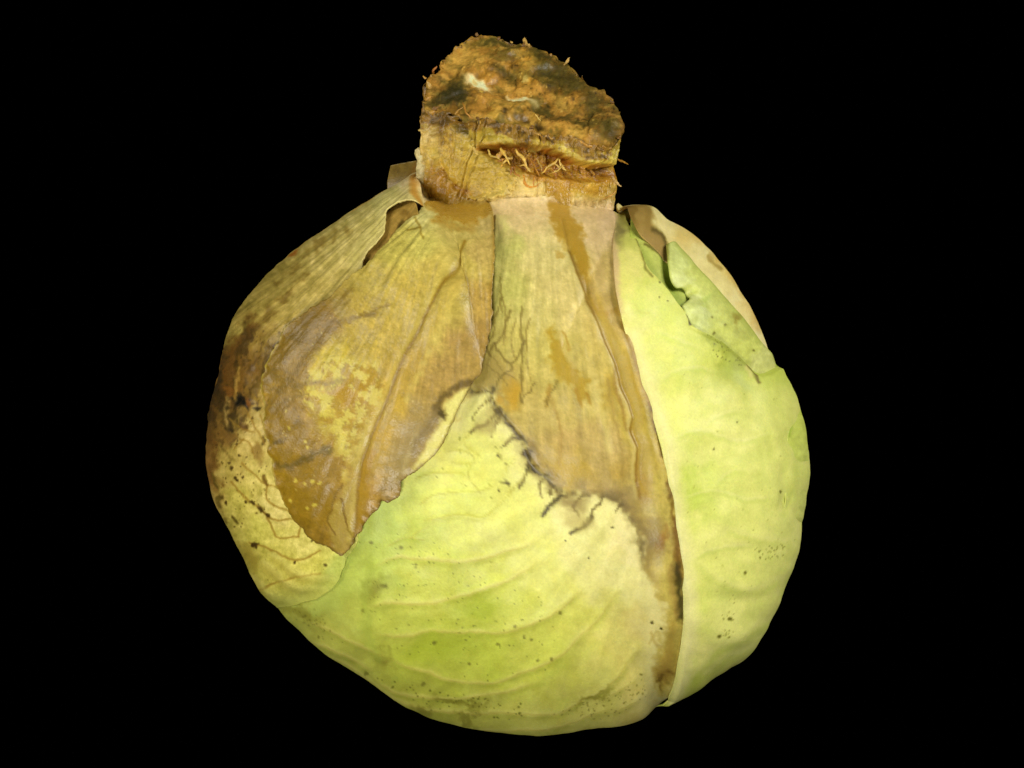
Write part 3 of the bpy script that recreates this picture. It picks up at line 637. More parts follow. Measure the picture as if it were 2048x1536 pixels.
    p.line([(915,690),(960,660),(975,640)], (170,132,84), 5, .5); p.line([(840,870),(826,905),(812,940)], (196,172,136), 5, .45, fine=5)
    cream = [(946,772),(908,792),(892,808),(886,828),(880,850),(866,880),(852,902),(840,925),(824,950),(868,918),(900,872),(925,818)]
    p.poly(cream, (230, 212, 132), 7, 0.95, warp=5)
    p.line([(944,768),(908,780),(888,797),(878,818),(886,834)], (92, 70, 44), 6, 0.8, warp=4, fine=5); p.line([(880,822),(868,848),(850,872),(836,900)], (124, 100, 80), 9, 0.6, warp=5, fine=5); p.blob(884,828,5,8,(76,60,34),k=.8)
    # dark band along the upper left margin
    p.line([(590,668),(630,650),(680,625),(720,600)], (122, 92, 44), 9, 0.65, warp=6, fine=6, broken=.7)
    for v in ([(600,700),(660,670),(720,650),(790,620)],[(560,780),(620,770),(690,770)],[(560,830),(590,800),(630,790)],[(620,660),(700,650),(760,640)],[(570,870),(620,850)],[(560,750),(600,765)]):
        p.line(v, (120, 92, 48), 3.5, 0.5, warp=6, fine=5)
    p.line([(870,445),(900,462),(940,470)], (176, 130, 60), 7, 0.55, fine=5); p.line([(833,440),(845,462),(852,488)], (150,116,48), 2, .7, warp=1); p.line([(820,470),(846,462)], (140,108,44), 2, .8, warp=1)
    p.poly([(845,370),(933,396),(990,405),(988,438),(963,441),(940,458),(875,444),(862,410)], (184, 134, 50), 8, 0.85, fine=9, gloss=0.8)
    p.mix(0.6 * smooth(5, 0, sd) * smooth(620, 720, ey), (104, 80, 44)); p.mix(0.5 * smooth(8, 1, sd) * smooth(700, 600, ey) * smooth(900, 960, ex), (150, 108, 48))
    p.mix(0.7 * smooth(4.5, 0, sd) * smooth(640, 560, ex), (196, 168, 100))
    p.c[:, 0] *= 0.98; p.c[:, 1] = np.maximum(p.c[:, 1] * 1.02, p.c[:, 0] * 0.785); p.c[:, 2] *= .94 - .22 * smooth(900, 760, ex - (ey - 700) * .2) * smooth(600, 700, ey) * smooth(760, 640, ex)
    p.speckle([(560,680),(900,560),(900,760),(700,1050),(570,950)], (228, 206, 136), 90, 1.0, 2.2, 13, 0.6)
    p.speckle([(560,680),(700,640),(640,800),(570,900)], (92, 66, 30), 60, 1.0, 2.6, 14, 0.6)
    return p
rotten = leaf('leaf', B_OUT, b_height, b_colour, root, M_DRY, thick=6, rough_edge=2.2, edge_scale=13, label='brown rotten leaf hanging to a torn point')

# ------------------------------------------------------------------ right-hand leaves
def g_height(ex, ey, sd):
    h = 4 + waves(ex, ey, 5, 120, 4.8)
    h += 16 * smooth(520, 440, ey) * smooth(1340, 1300, ex) * smooth(1235, 1265, ex)
    return h + ridge(ex, ey, [(1300,465),(1345,520),(1390,575)], 2, 16)
def g_colour(ex, ey, sd):
    p = Pigment(ex, ey, (246, 230, 146))
    p.field([(1310,440,248,232,150),(1400,520,250,236,152),(1450,600,250,236,154),(1510,690,250,236,156),(1460,530,236,206,112),(1400,470,240,212,122),(1500,600,246,222,136),(1430,560,248,232,146)], 60)
    p.noise(18, 0.04, 2)
    p.poly([(1225,405),(1262,400),(1290,412),(1300,440),(1301,465),(1318,474),(1332,496),(1330,530),(1296,500),(1262,470)], (158, 128, 72), 6, 0.95, warp=4)
    p.blob(1265, 440, 9, 24, (132, 104, 54), k=.7); p.blob(1283, 450, 8, 22, (180, 150, 90), k=.6); p.line([(1300,470),(1320,478),(1330,498),(1328,526)], (92,74,34), 4, .85, warp=1)
    p.line([(1412,520),(1425,530),(1442,542)], (176, 150, 80), 4, 0.8); p.blob(1420, 525, 14, 8, (206,178,104), rot=35, k=.6)
    p.line([(1400,470),(1440,505),(1475,545),(1505,600),(1525,650)], (196,150,76), 12, .55, fine=5)
    return p
leaf('leaf', G_OUT, g_height, g_colour, root, M_LEAF, thick=7, label='cream back leaf with a brown curled top')
def h2_height(ex, ey, sd): return np.full(len(ex), 6.0) - 5 * smooth(1300, 1345, ex) * smooth(640, 560, ey)
def h2_colour(ex, ey, sd):
    p = Pigment(ex, ey, (186, 200, 88))
    p.line([(1284,485),(1305,515),(1330,560),(1348,600)], (206, 208, 110), 12, 0.6); p.line([(1330,520),(1336,570),(1352,606)], (150, 176, 50), 10, 0.7); p.line([(1290,492),(1322,516)], (96,84,34), 3, .8, warp=1)
    p.line([(1302,556),(1330,590),(1350,616)], (214,214,120), 4, .6, warp=1); p.noise(12, .05, 3); return p
leaf('leaf', H2_OUT, h2_height, h2_colour, root, M_LEAF, thick=6, label='inner green leaf seen in the gap at the right shoulder')
def h_height(ex, ey, sd):
    h = 14 + waves(ex, ey, 3, 80, 6.8)
    h += 7 * smooth(34, 0, np.hypot(ex - 1338, ey - 545) * 0.6) + 15 * smooth(1.0, 0.0, np.hypot((ex - 1375) / 40, (ey - 632) / 34))
    h -= 10 * smooth(1.0, 0.0, np.hypot((ex - 1372) / 18, (ey - 590) / 16))
    return h - ridge(ex, ey, [(1400,650),(1440,690),(1490,735)], 6, 14) - 15 * smooth(700, 752, ey + 0.25 * (1500 - ex))
def h_colour(ex, ey, sd):
    p = Pigment(ex, ey, (196, 210, 104))
    p.field([(1345,540,216,224,132),(1350,580,222,228,144),(1390,570,212,218,112),(1385,635,222,230,150),(1420,640,214,220,118),(1440,660,202,208,98),(1480,700,212,218,108),(1460,640,196,200,104),(1510,720,218,220,130),(1420,600,202,208,108),(1395,605,196,212,100)], 34)
    p.noise(16, .06, 3); p.noise(7, .04, 5)
    p.blob(1461, 634, 7, 11, (150, 132, 52), rot=-30, k=.8); p.line([(1348,500),(1390,548),(1426,587),(1465,629),(1506,682)], (176,184,88), 7, .5)
    p.line([(1328,500),(1327,530)], (110, 98, 42), 3, .8, warp=0); p.dots([(1421,670,3),(1440,655,2.5),(1415,640,2),(1495,705,2.5)], (110,104,40))
    p.mix(.4 * smooth(4, 0, sd), (150, 160, 70)); return p
leaf('leaf', H_OUT, h_height, h_colour, root, M_LEAF, thick=7, label='ruffled pale green leaf edge at the right shoulder')
C_VEINS = [[(1378,1118),(1421,1152),(1481,1170),(1549,1148)], [(1415,1290),(1455,1262),(1524,1228)], [(1400,1330),(1440,1300),(1490,1280)], [(1350,1370),(1372,1330),(1410,1300)],
 [(1438,1055),(1480,1066),(1548,1074)], [(1545,1020),(1562,960),(1570,900)], [(1500,770),(1530,840),(1550,920),(1552,1000)], [(1540,1180),(1570,1100),(1585,1020)], [(1500,830),(1520,900)]]
def c_height(ex, ey, sd):
    h = 19 + waves(ex, ey, 7, 150, 9.2) + waves(ex, ey, 0.4, 34, 2.5)
    top = smooth(600, 430, ey); h = h * (1 - top) + 3.5 * top - 14 * smooth(445, 396, ey)
    for v in C_VEINS: h += ridge(ex, ey, v, 3.2, 16)
    h -= ridge(ex, ey, [(1420,1180),(1480,1196),(1545,1180)], 2.5, 14) + ridge(ex, ey, [(1420,1320),(1470,1290),(1520,1250)], 6, 16)
    h -= ridge(ex, ey, [(1400,700),(1450,740),(1490,790),(1530,870)], 8, 26) + ridge(ex, ey, [(1548,900),(1552,960),(1556,1040)], 7, 12)
    h -= 7 * smooth(10, 0, sd) * smooth(640, 700, ey)
    return h
def c_colour(ex, ey, sd):
    p = Pigment(ex, ey, (228, 232, 116))
    p.field([(1250,560,232,226,122),(1260,640,238,232,136),(1240,470,206,206,104),(1300,620,214,222,100),(1340,680,222,228,108),(1300,720,228,230,118),(1400,720,222,228,106),(1360,820,236,236,124),(1450,850,234,236,120),(1420,950,206,222,90),
      (1400,1000,204,220,92),(1360,920,230,232,124),(1480,960,218,228,100),(1500,1040,222,230,104),(1380,1080,236,234,132),(1420,1120,222,228,106),(1380,1200,232,232,126),(1450,1180,208,220,94),(1500,1150,222,228,106),(1380,1280,230,228,124),
      (1440,1230,222,226,116),(1500,1240,206,216,98),(1400,1340,196,208,84),(1450,1320,196,208,82),(1540,1120,206,216,98),(1570,980,206,218,98),(1540,880,206,218,92),(1500,800,206,218,92),(1440,720,176,188,76),(1470,750,184,196,84),(1520,780,196,212,82),(1560,1060,212,218,112)], 56)
    p.c += (np.array([240, 237, 140], np.float32) - p.c) * (.55 * smooth(1360, 1440, ex) * smooth(720, 800, ey))[:, None]
    p.noise(34, 0.03, 4, (1, .6, 1.5)); p.noise(9, 0.015, 6)
    for v in C_VEINS: p.line(v, (232, 230, 134), 6, 0.5); p.line([(a + 4, b + 10) for a, b in v], (196, 208, 92), 6, 0.3)
    for v in ([(1300,770),(1360,738),(1430,752)],[(1320,890),(1390,862),(1460,884),(1530,868)],[(1390,862),(1430,830),(1490,820)],[(1345,1005),(1410,978),(1480,996),(1540,985)],[(1360,1125),(1420,1092),(1500,1086)],[(1410,978),(1450,945),(1500,940)],[(1300,660),(1350,690),(1400,700)]):
        p.line(v, (240, 236, 150), 3, .45, fine=1.5, taper=40); p.line([(a, b + 5) for a, b in v], (190, 206, 86), 4, .3, taper=40)
    p.line([(a + 10, b) for a, b in C_OUT[4:17]], (242, 234, 154), 14, 0.75, warp=3)
    # the stalk end is tan like the neck
    p.poly([(1200,380),(1238,380),(1236,440),(1234,520),(1236,600),(1238,640),(1226,640),(1180,500)], (214, 186, 134), 7, 0.95, warp=4)
    p.blob(1240, 480, 10, 26, (150, 140, 92), soft=.8, k=.75); p.blob(1236, 470, 6, 8, (120,112,84), k=.6)
    p.line([(1262,462),(1274,490),(1282,520),(1284,542),(1295,564)], (74, 66, 26), 2.6, 0.8, warp=1, broken=.8); p.line([(1364,640),(1369,656)], (60,52,24), 2.6, .9, warp=0)
    p.blob(1435, 700, 36, 13, (164, 172, 70), rot=38, soft=.8, k=.65); p.blob(1470, 722, 26, 12, (170,174,92), rot=40, soft=.7, k=.6)
    p.line([(1486,732),(1500,750),(1508,768)], (112, 98, 50), 3, .8); p.line([(1482,735),(1494,755)], (226,214,130), 4, .7); p.blob(1478, 770, 12, 22, (202,212,128), rot=-25, soft=.8, k=.6)
    p.speckle([(1400,670),(1460,700),(1480,740),(1420,720)], (96, 92, 40), 40, 1.0, 2.6, 21, 0.7)
    p.speckle([(1490,1090),(1550,1080),(1545,1110),(1500,1115)], (120, 118, 46), 34, 1.2, 2.6, 22, 0.75); p.speckle([(1435,1200),(1460,1180),(1450,1260),(1425,1265)], (126, 120, 46), 22, 1.2, 3.0, 23, 0.75)
    p.speckle([(1330,700),(1540,800),(1580,1100),(1380,1280)], (150, 150, 60), 70, 0.9, 2.0, 24, 0.6)
    p.dots([(1475,1141,3.5),(1447,1230,4),(1426,1261,3.5),(1545,981,3),(1311,576,2.5),(1325,612,2),(1310,604,2),(1461,847,2),(1420,900,2)], (100, 96, 36))
    p.line([(1265,620),(1275,632),(1290,634)], (206,204,90), 3, .5)
    return p
leaf('leaf', C_OUT, c_height, c_colour, root, M_LEAF, thick=8, label='large sound yellow-green leaf on the right')
def i_height(ex, ey, sd): return 6 + 13 * smooth(700, 800, ey) + waves(ex, ey, 3, 70, 1.9) - 4 * smooth(30, 0, sd)
def i_colour(ex, ey, sd):
    p = Pigment(ex, ey, (206, 216, 98)); p.field([(1555,750,186,208,74),(1570,800,190,210,76),(1580,860,206,216,100),(1575,940,212,222,108),(1580,1020,214,218,116)], 40)
    p.line(I_OUT[:7], (140, 172, 48), 4, .6, warp=1); p.noise(14, .06, 3); return p
leaf('leaf', I_OUT, i_height, i_colour, root, M_LEAF, thick=5, label='narrow green leaf wrapping the right edge')

# ------------------------------------------------------------------ stump
RIM = [(850,215),(852,185),(862,152),(880,146),(884,128),(905,103),(935,80),(960,73),(1000,79),(1040,90),(1068,97),(1100,110),(1130,128),(1150,145),
 (1175,172),(1205,184),(1228,208),(1243,240),(1240,268),(1218,292),(1180,290),(1142,275),(1112,272),(1082,268),(1045,251),(1012,249),(975,236),(934,246),(905,224),(870,226)]
CC = np.array([1048.0, 190.0])
def unproject(px, py, y): s = (DU + y) / DU; return np.stack([CX + (px - CX) * s, y, CY + (py - CY) * s], -1)
def cut_y(px, py): return -46 - (py - CC[1] - 0.22 * (px - CC[0])) * 1.75
_rim = spline(RIM + [RIM[0]], 10)[:-1]
_rim = _rim + np.stack([fbm(_rim[:, 0], _rim[:, 1], 13, 3, 2.7), fbm(_rim[:, 0], _rim[:, 1], 13, 3, 6.1)], -1) * 4.5
def face_surf(u, v): return unproject(u, v, cut_y(u, v))
stump = bpy.data.objects.new('stump', None)
# wall: from the rim of the cut down into the leaf bases
na, nt = 900, 210
ra = np.arctan2(_rim[:, 1] - CC[1], (_rim[:, 0] - CC[0]) * 0.45); o = np.argsort(ra)
A = np.linspace(-np.pi, np.pi, na, endpoint=False)
rx = np.interp(A, np.r_[ra[o] - 2*np.pi, ra[o], ra[o] + 2*np.pi], np.tile(_rim[o, 0], 3)); ry = np.interp(A, np.r_[ra[o] - 2*np.pi, ra[o], ra[o] + 2*np.pi], np.tile(_rim[o, 1], 3))
top = unproject(rx, ry, cut_y(rx, ry))
# the ring low on the neck: sin(A)>0 is the front
bot = np.stack([1033 + 196 * np.cos(A), -12 - 190 * np.sin(A), np.full(na, 455.0)], -1)
T = np.linspace(0, 1, nt)[:, None, None]
Wl = top[None] * (1 - T) + bot[None] * T
cen = np.array([1040, -20, 0.0]); rad = Wl - cen; rad[..., 2] = 0
rl = np.linalg.norm(rad, axis=-1, keepdims=True); nr = rad / (rl + 1e-9)
Wl = Wl.reshape(-1, 3); nr = nr.reshape(-1, 3); tt = np.repeat(np.linspace(0, 1, nt), na)
px, py = project(Wl); front = smooth(0.05, 0.25, -nr[:, 1])
GOUGE = [(942,293),(975,290),(1010,287),(1050,288),(1090,293),(1125,304),(1150,318),(1185,326),(1236,330),(1236,352),(1205,366),(1160,366),(1110,358),(1075,352),(1050,346),(1015,335),(985,320),(960,306)]
LIP = [(940,290),(970,288),(1010,284),(1050,285),(1090,290),(1125,301),(1150,314),(1185,322),(1236,326)]
FLAP = [(850,225),(850,296),(864,318),(883,338),(897,360),(915,372),(929,382),(940,400),(992,398),(1022,388),(1031,352),(1001,326),(951,296),(935,274),(924,241),(913,222)]
gx = fbm(px, py, 12, 2, 3.0) * 3; gy = fbm(px, py, 12, 2, 7.0) * 3
sg = poly_sd((px + gx).astype(np.float32), (py + gy).astype(np.float32), GOUGE); sf = poly_sd((px + gx * 2).astype(np.float32), (py + gy * 2).astype(np.float32), FLAP)
h = fbm(px + 3 * Wl[:, 1], py, 60, 4, 2.0) * 7 + fbm(px + 2 * Wl[:, 1], py, 14, 3, 4.0) * 1.2
h -= 20 * smooth(0.90, 1.0, tt + 0.07 * fbm(px, py, 34, 3, 8.1))
fr = np.zeros_like(px)
fr += -38 * smooth(-1, 9, sg) * smooth(1.4, 0.4, (py - 285) / 80) + 4 * fbm(px * 0.9, py * 1.1, 18, 4, 5.0, .6) * smooth(0, 10, sg)
fr += ridge(px, py, [(a, b - 5) for a, b in LIP], 8, 9)
fr += 9 * smooth(-2, 4, sf) + 2 * fbm(px, py, 18, 4, 9.0, .6) * smooth(0, 10, sf)
fr += ridge(px, py, [(868,305),(884,335),(900,362),(930,385)], -10, 9) + ridge(px, py, [(925,238),(935,275),(948,296)], -8, 7)
fr += ridge(px, py, [(945,402),(985,397),(1018,388)], 10, 7) + ridge(px, py, [(1190,392),(1212,398)], 10, 8)
fr += ridge(px, py, [(860,225),(900,222),(930,245),(1000,235),(1080,262),(1215,292)], 6, 8)
fr += ridge(px, py, [(930,245),(950,262),(1010,250),(1080,275)], 6, 9)
h = h + fr * front
WV = Wl + nr * h[:, None]
i = np.arange(na * nt).reshape(nt, na); j = np.roll(i, -1, 1)
WF = np.stack([i[:-1], j[:-1], j[1:], i[1:]], -1).reshape(-1, 4)
p = Pigment(px, py, (206, 178, 116))
p.field([(860,260,216,186,146),(880,290,208,178,130),(900,270,176,142,84),(930,300,190,160,92),(960,350,200,172,98),(900,330,190,156,82),(1000,380,208,182,122),(1040,390,224,196,146),(1000,265,186,164,84),(960,260,178,150,72),
  (1060,275,196,176,100),(1140,300,200,178,92),(1200,310,196,176,86),(1235,300,206,186,110),(1150,340,176,118,38),(1080,330,170,112,34),(1210,350,178,126,46),(1180,375,200,160,86),(1210,400,214,186,130),(1100,400,206,170,104),(870,400,206,170,100),(940,420,186,134,48)], 30, 10)
p.noise(24, .10, 2); p.noise(9, .10, 5)
wet = smooth(-2, 8, sg)
p.mix(wet * .8, (178, 122, 46), .6); n = fbm(px, py, 11, 4, 6.2, .7)
p.mix(wet * smooth(.05, .4, n) * .6, (200, 160, 78)); p.mix(wet * smooth(.15, .5, -n) * .6, (128, 78, 30))
p.line([(955,293),(1010,291),(1060,293),(1100,300),(1150,324)], (150, 80, 20), 6, .7, warp=3)
p.line(LIP, (210, 188, 118), 5, .5, warp=4, fine=4); p.noise(40, .10, 8, (.8, 1, 1.5)); p.line([(945,262),(990,262),(1040,280),(1090,282),(1150,300)], (158, 124, 58), 5, .5, warp=10, fine=6, broken=.6); p.blob(1190, 312, 26, 6, (222,206,140), rot=8, k=.5); p.blob(1118, 285, 26, 7, (170,134,66), rot=14, k=.5); p.blob(1030, 268, 18, 12, (214,196,142), k=.7); p.blob(1080, 296, 24, 6, (216,198,140), rot=10, k=.6); p.blob(970, 268, 40, 9, (190,166,88), rot=10, k=.5)
p.poly([(862,312),(884,338),(900,364),(932,386),(940,402),(990,404),(990,440),(870,444),(858,400),(856,350)], (182, 132, 48), 8, .8, fine=9, gloss=.8)
p.line([(884,340),(905,366),(935,384)], (128, 76, 30), 6, .8, fine=6, broken=.5); p.line([(945,400),(985,398),(1018,390)], (212, 180, 84), 5, .7); p.line([(950,408),(990,405)], (166,112,36), 4, .7)
p.line([(862,306),(866,300),(872,312)], (214,186,90), 7, .8); p.blob(905, 350, 40, 10, (176,140,60), rot=40, k=.5)
p.poly([(1092,362),(1150,368),(1225,372),(1228,384),(1190,392),(1160,384),(1148,380),(1146,460),(1098,460)], (182, 136, 54), 8, .75, fine=9, gloss=.8); p.blob(1208, 397, 20, 7, (206,160,62), k=.8, fine=8)
p.line([(1010,356),(1032,350),(1040,344)], (204,168,80), 5, .7)
p.poly([(1035,360),(1085,362),(1092,380),(1090,470),(1000,470),(1005,400)], (226, 198, 150), 6, .85, warp=5)
# the skin carries on into the leaf bases with the same stains
low = smooth(380, 408, py + 8 * p.w1) * front
pa = a_colour(px, py, np.full(len(px), 50.0)); pb = b_colour(px, py, np.full(len(px), 50.0)); m_ = smooth(980, 990, px)[:, None]
p.c += ((pb.c * (1 - m_) + pa.c * m_) - p.c) * low[:, None]
# blackened crust under the cut
dk = smooth(0.14, 0.02, tt + 0.06 * p.w1) * front
p.mix(.8 * dk * smooth(1010, 930, px), (84, 66, 34)); p.mix(.55 * smooth(.10, .0, tt), (150, 108, 48))
cr = tt + .13 * fbm(px, py, 40, 3, 7.7) + .05 * fbm(px, py, 9, 3, 1.9)
p.mix(.8 * smooth(.15, .09, cr), (142, 102, 50)); p.mix(.7 * smooth(.09, .04, cr) * smooth(-.1, .3, fbm(px, py, 22, 3, 2.1)), (78, 58, 30))
p.line([(865,215),(895,222),(920,240),(934,270)], (70, 54, 24), 9, .75, fine=8, broken=.6); p.line([(905,300),(915,320),(930,330)], (150,110,60), 5, .4)
p.line([(1236,190),(1242,230),(1236,280),(1224,330)], (196,170,96), 6, .5); p.blob(1218, 285, 16, 10, (120,92,44), k=.5)
p.blob(965, 352, 50, 26, (182, 148, 66), rot=20, soft=.8, k=.7); p.c[:, 2] *= 1 - .22 * smooth(420, 370, py)
p.speckle([(855,240),(920,260),(940,320),(880,300)], (130, 94, 50), 70, 1, 3, 31, .6); p.speckle([(940,310),(1030,350),(1010,390),(920,370)], (150, 116, 60), 60, 1, 3, 32, .5)
make_mesh('stump_skin', WV, orient(WV, WF, nr[na * 5 + 3]), p.rgba(), M_STUMP, stump)
# cut face
def face_sdf(u, v): return poly_sd(u.astype(np.float32), v.astype(np.float32), _rim) + 1.5
U, V, F = grid_sheet(face_surf, face_sdf, 835, 1260, 60, 305, 2.0)
P = face_surf(U, V); sd = poly_sd(U.astype(np.float32), V.astype(np.float32), _rim)
nrm = np.array([-0.19, -0.5, -0.86]); nrm /= np.linalg.norm(nrm)
hh = 9 * fbm(U, V * 1.7, 80, 4, 1.1, .5) + 1.2 * fbm(U, V * 1.7, 20, 3, 2.2, .5)
hh += ridge(U, V, [(935,200),(945,222),(990,232),(1040,228)], 8, 10) - ridge(U, V, [(925,150),(990,185),(1060,195),(1120,235)], 8, 16) + ridge(U, V, [(900,150),(960,135),(1040,160)], 6, 18)
hh -= ridge(U, V, [(1010,236),(1050,240),(1082,258)], 7, 6)
hh = hh * smooth(-8, 10, sd) + 4 * np.maximum(fbm(U, V, 26, 2, 5.9), 0) * smooth(16, 0, sd)
hh += 5 * smooth(0.0, 0.12, fbm(U + 30, V * 1.6, 90, 2, 9.4)) * smooth(4, 20, sd)
top_ = P + nrm * hh[:, None]; bot_ = P - nrm * 6
q = Pigment(U.astype(float), V.astype(float), (158, 112, 50))
q.field([(920,110,178,136,66),(960,100,170,126,56),(980,90,92,80,44),(1030,100,96,80,40),(1060,120,184,130,50),(1000,130,150,106,50),(1080,110,96,74,38),(1100,150,76,66,36),(1140,150,88,72,36),(1060,150,180,126,50),(900,140,170,126,62),
  (880,170,150,112,60),(890,190,66,56,34),(920,190,74,62,36),(950,200,130,94,44),(980,210,140,98,46),(1040,180,172,122,56),(1000,160,150,106,52),(1120,180,92,72,36),(1160,190,120,90,44),(1090,200,150,104,50),(1140,220,150,104,52),
  (1190,210,100,78,44),(1180,240,130,92,46),(1220,240,110,82,46),(1100,240,146,104,52),(1040,225,150,108,50),(1060,250,164,128,60),(1140,265,170,128,58),(1200,275,120,84,40),(990,235,166,130,60)], 24, 12)
n = fbm(U + .6 * V, V * 1.5, 24, 5, 4.0, .65); n2 = fbm(U, V * 1.5, 48, 4, 8.8, .6)
q.mix(.45 * smooth(.08, .5, n), (202, 158, 86)); q.mix(.5 * smooth(.15, .5, -n), (84, 60, 30)); q.mix(.4 * smooth(.1, .5, n2), (160, 100, 44)); q.mix(.5 * smooth(.15, .5, -n2), (80, 72, 40))
q.noise(7, .08, 3)
q.speckle([(1050,110),(1240,210),(1220,285),(1080,250),(1000,150)], (48, 34, 18), 170, 1.2, 4.5, 41, .75); q.speckle([(890,120),(1060,100),(1060,200),(900,160)], (92, 62, 28), 90, 1.2, 3.5, 42, .6)
q.speckle([(890,100),(1200,190),(1200,270),(950,220)], (222, 180, 98), 90, 1, 2.6, 43, .7)
q.blob(954, 167, 26, 9, (252, 222, 168), rot=20, soft=.5, k=.95, warp=6); q.blob(950, 163, 5, 4, (206,176,110), k=.8, warp=1); q.blob(963, 183, 4, 3, (226,190,90), k=.8, warp=1)
q.line([(1018,194),(1035,200),(1052,202),(1072,208)], (252, 224, 170), 4.5, .9, fine=4); q.blob(1057, 157, 6, 8, (214,190,120), k=.7)
q.g[:] = .35
for b in ((1112,150,46,20,18),(1150,172,34,14,35),(990,92,44,8,8),(1085,112,30,9,22),(1190,215,26,14,30),(1215,262,22,16,10),(1010,150,26,9,20),(895,170,18,12,0),(1140,240,40,8,15),(1090,215,30,7,10)):
    q.blob(b[0], b[1], b[2], b[3], (62, 54, 30), rot=b[4], soft=.8, k=.7, warp=16, fine=6)
for b in ((930,120,40,20,-20),(1065,128,22,10,10),(1040,178,40,9,12),(1000,212,40,9,8),(1130,205,30,8,15),(1060,242,40,7,8),(1160,268,34,8,12)):
    q.blob(b[0], b[1], b[2], b[3], (196, 152, 78), rot=b[4], soft=.9, k=.6, warp=14, fine=5)
q.blob(903, 188, 24, 18, (44, 40, 28), soft=.7, k=.8, fine=8); q.line([(1015,232),(1045,236),(1070,246),(1080,256)], (40, 28, 14), 5, .8, fine=3, broken=.6)
q.mix(.4 * smooth(7, 0, sd) * smooth(-.2, .3, fbm(U, V, 20, 2, 3.3)), (176, 132, 66))
q.c[:, 1] = np.maximum(q.c[:, 1], q.c[:, 0] * .715); q.c = np.clip(q.c * np.array([1.16, 1.18, 1.1]), 0, 245); VV, FF = solid(top_, F, bot_); c = q.rgba()
cut = make_mesh('cut_face', VV, orient(VV, FF, nrm), np.vstack([c, c]), M_CUT, stump); cut['label'] = 'dark brown mouldy cut face of the stump'
col.objects.link(stump); stump.parent = root

def tube(name, pts, radii, colour, parent, mat=None, flat=1.0, sides=10, bumpy=0.0, per=5):
    P = spline(pts, per); n = len(P); R = np.interp(np.linspace(0, 1, n), np.linspace(0, 1, len(radii)), radii)
    tg = np.gradient(P, axis=0); tg /= np.linalg.norm(tg, axis=1, keepdims=True); up = np.array([0, -1.0, 0.15])
    s = np.cross(tg, up); s /= np.linalg.norm(s, axis=1, keepdims=True) + 1e-9; f = np.cross(s, tg)
    a = np.linspace(0, 2 * np.pi, sides, endpoint=False)
    V = P[:, None] + R[:, None, None] * (np.cos(a)[None, :, None] * s[:, None] + flat * np.sin(a)[None, :, None] * f[:, None])
    V = V.reshape(-1, 3)
    if bumpy: V = V + bumpy * np.stack([fbm(V[:, 0], V[:, 2], 12, 2, k) for k in (1.5, 2.5, 3.5)], -1)
    i = np.arange(n * sides).reshape(n, sides); j = np.roll(i, -1, 1); F = np.stack([i[:-1], j[:-1], j[1:], i[1:]], -1).reshape(-1, 4)
    V = np.vstack([V, P[:1], P[-1:]]); e0, e1 = n * sides, n * sides + 1
    caps = [(e0, (k + 1) % sides, k, k) for k in range(0)]
    F = np.vstack([F, np.array([[i[0, k], e0, i[0, (k + 2) % sides], i[0, (k + 1) % sides]] for k in range(0, sides, 2)]),
                   np.array([[i[-1, k], i[-1, (k + 1) % sides], i[-1, (k + 2) % sides], e1] for k in range(0, sides, 2)])])
    xx, yy = project(V); p = Pigment(xx, yy, colour); p.noise(10, .14, 2); p.noise(5, .08, 4)
    a0 = to_world(V[F[sides // 2]]); nn = np.cross(a0[1] - a0[0], a0[3] - a0[0]); cc = a0.mean(0) - to_world(P[:1])[0]
    if (nn * cc).sum() < 0: F = F[:, ::-1]
    return make_mesh(name, V, F, p.rgba(), mat or M_STUMP, parent)
def at(px, py, y): return tuple(unproject(np.array(float(px)), np.array(float(py)), float(y)))
# stub of a torn leaf stalk on the left of the neck
tube('stalk_stub', [at(836,302,-76), at(846,322,-96), at(848,345,-104), at(844,368,-104), at(847,392,-108), at(862,418,-124)], [8, 14, 16, 12, 13, 5], (236, 216, 150), stump, sides=20, bumpy=2.5, per=10)
# fibres torn loose round the cut
fib = [([at(1236,318,-30), at(1246,324,-34), at(1256,329,-40)], (190,140,60), 3.0), ([at(1000,296,-206), at(1012,312,-214), at(1020,330,-216)], (206,166,70), 4.5),
 ([at(1030,300,-196), at(1048,320,-210), at(1056,344,-216)], (212,172,80), 5.0), ([at(1118,318,-190), at(1100,332,-205), at(1084,346,-214)], (202,160,64), 4.0), ([at(975,300,-206), at(985,312,-212), at(1000,318,-214)], (204,168,76), 4.0),
 ([at(1060,318,-190), at(1072,338,-206), at(1078,352,-214)], (180,124,44), 3.5), ([at(1048,350,-214), at(1050,366,-222), at(1064,375,-222), at(1082,366,-218)], (206,140,44), 5.0), ([at(1070,352,-212), at(1066,366,-222), at(1068,374,-222)], (200,136,50), 4.0),
 ([at(1128,330,-186), at(1112,342,-204), at(1098,350,-212)], (206,168,76), 3.0), ([at(945,292,-204), at(950,302,-212), at(956,310,-214)], (210,176,90), 4.0),
 ([at(1224,355,-90), at(1234,366,-96), at(1242,374,-98)], (214,176,110), 6.0), ([at(1206,398,-130), at(1222,392,-120), at(1232,384,-110)], (204,150,60), 4.0),
 ([at(866,222,-150), at(876,214,-160), at(890,210,-160)], (150,112,50), 2.2), ([at(925,205,-146), at(932,225,-170), at(946,238,-182)], (176,124,56), 3.5), ([at(1070,228,-120), at(1076,238,-132), at(1080,243,-136)], (230,200,110), 1.8),
 ([at(1203,439,-140), at(1212,440,-146), at(1219,433,-140)], (150,104,40), 1.5), ([at(1066,98,150), at(1064,94,150), at(1062,90,150)], (180,130,50), 1.8), ([at(868,150,-10), at(866,140,-14), at(874,132,-10)], (176,110,46), 5.0)]
for pts, c, r in fib: tube('fibre', pts, [r * .35, r * .6, r * .45, r * .15], c, stump, sides=8, bumpy=2.2, flat=.6)
rs = np.random.RandomState(5)
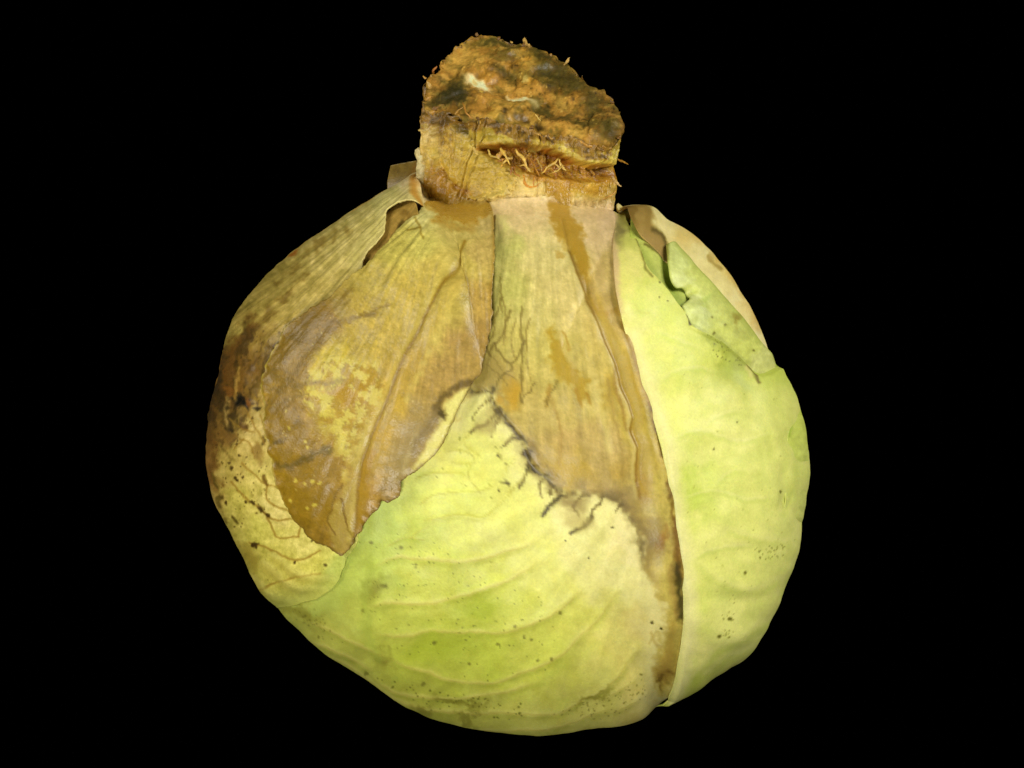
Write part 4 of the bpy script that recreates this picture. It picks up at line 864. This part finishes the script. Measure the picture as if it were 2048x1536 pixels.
for k in range(26):
    a = rs.randint(0, len(_rim)); x, y = _rim[a] + rs.randn(2) * 2.5; yy = float(cut_y(x, y)) - 3
    d = rs.randn(3) * 4 + np.array([0, 0, -3.0])
    pts = [at(x, y, yy), tuple(np.array(at(x, y, yy)) + d), tuple(np.array(at(x, y, yy)) + d * 2 + rs.randn(3) * 2)]
    rr_ = 2.0 + 3.0 * rs.rand() ** 2
    tube('fibre', pts, [rr_, rr_ * 1.1, rr_ * .3], [(176,130,62),(120,84,40),(200,160,90)][k % 3], stump, sides=8, bumpy=2.5, flat=.5, per=4)
for k in range(30):
    t_ = rs.rand(); x = 955 + 270 * t_; y = 305 + 18 * t_ + 34 * rs.rand(); yy = -12 - math.sqrt(max(0, 190 ** 2 - (x - 1033) ** 2)) + 10
    d = np.array([rs.randn() * 7, -3 + rs.randn() * 3, 2 + abs(rs.randn()) * 7]); b0 = np.array(at(x, y, yy))
    rr_ = 1.4 + 3.2 * rs.rand() ** 2
    tube('fibre', [tuple(b0 - d), tuple(b0 + rs.randn(3) * 2), tuple(b0 + d)], [rr_ * .5, rr_, rr_ * .4], [(196,146,60),(160,104,38),(212,176,92)][k % 3], stump, sides=8, bumpy=2.5, flat=.45, per=4)
# torn flap of an older leaf behind the neck on the left
FL = [(781,331),(800,327),(834,321),(845,345),(835,372),(812,384),(776,388),(774,366)]
def fl_sdf(u, v): return poly_sd(u.astype(np.float32), v.astype(np.float32), FL)
def fl_surf(u, v): return unproject(u, v, 40 + 0.5 * (834 - u) + 10 * np.sin((v - 330) / 22.0))
U, V, F = grid_sheet(fl_surf, fl_sdf, 768, 850, 315, 394, 2.5); P = fl_surf(U, V); B2 = P + np.array([2.0, 6.0, 1.0])
q = Pigment(U.astype(float), V.astype(float), (150, 124, 66)); q.noise(16, .12, 2); q.line([(834,330),(820,360),(800,380)], (166,110,40), 6, .5)
VV, FF = solid(P, F, B2); c = q.rgba()
make_mesh('torn_flap', VV, orient(VV, FF, np.array([0, -1.0, 0])), np.vstack([c, c]), M_DRY, stump)
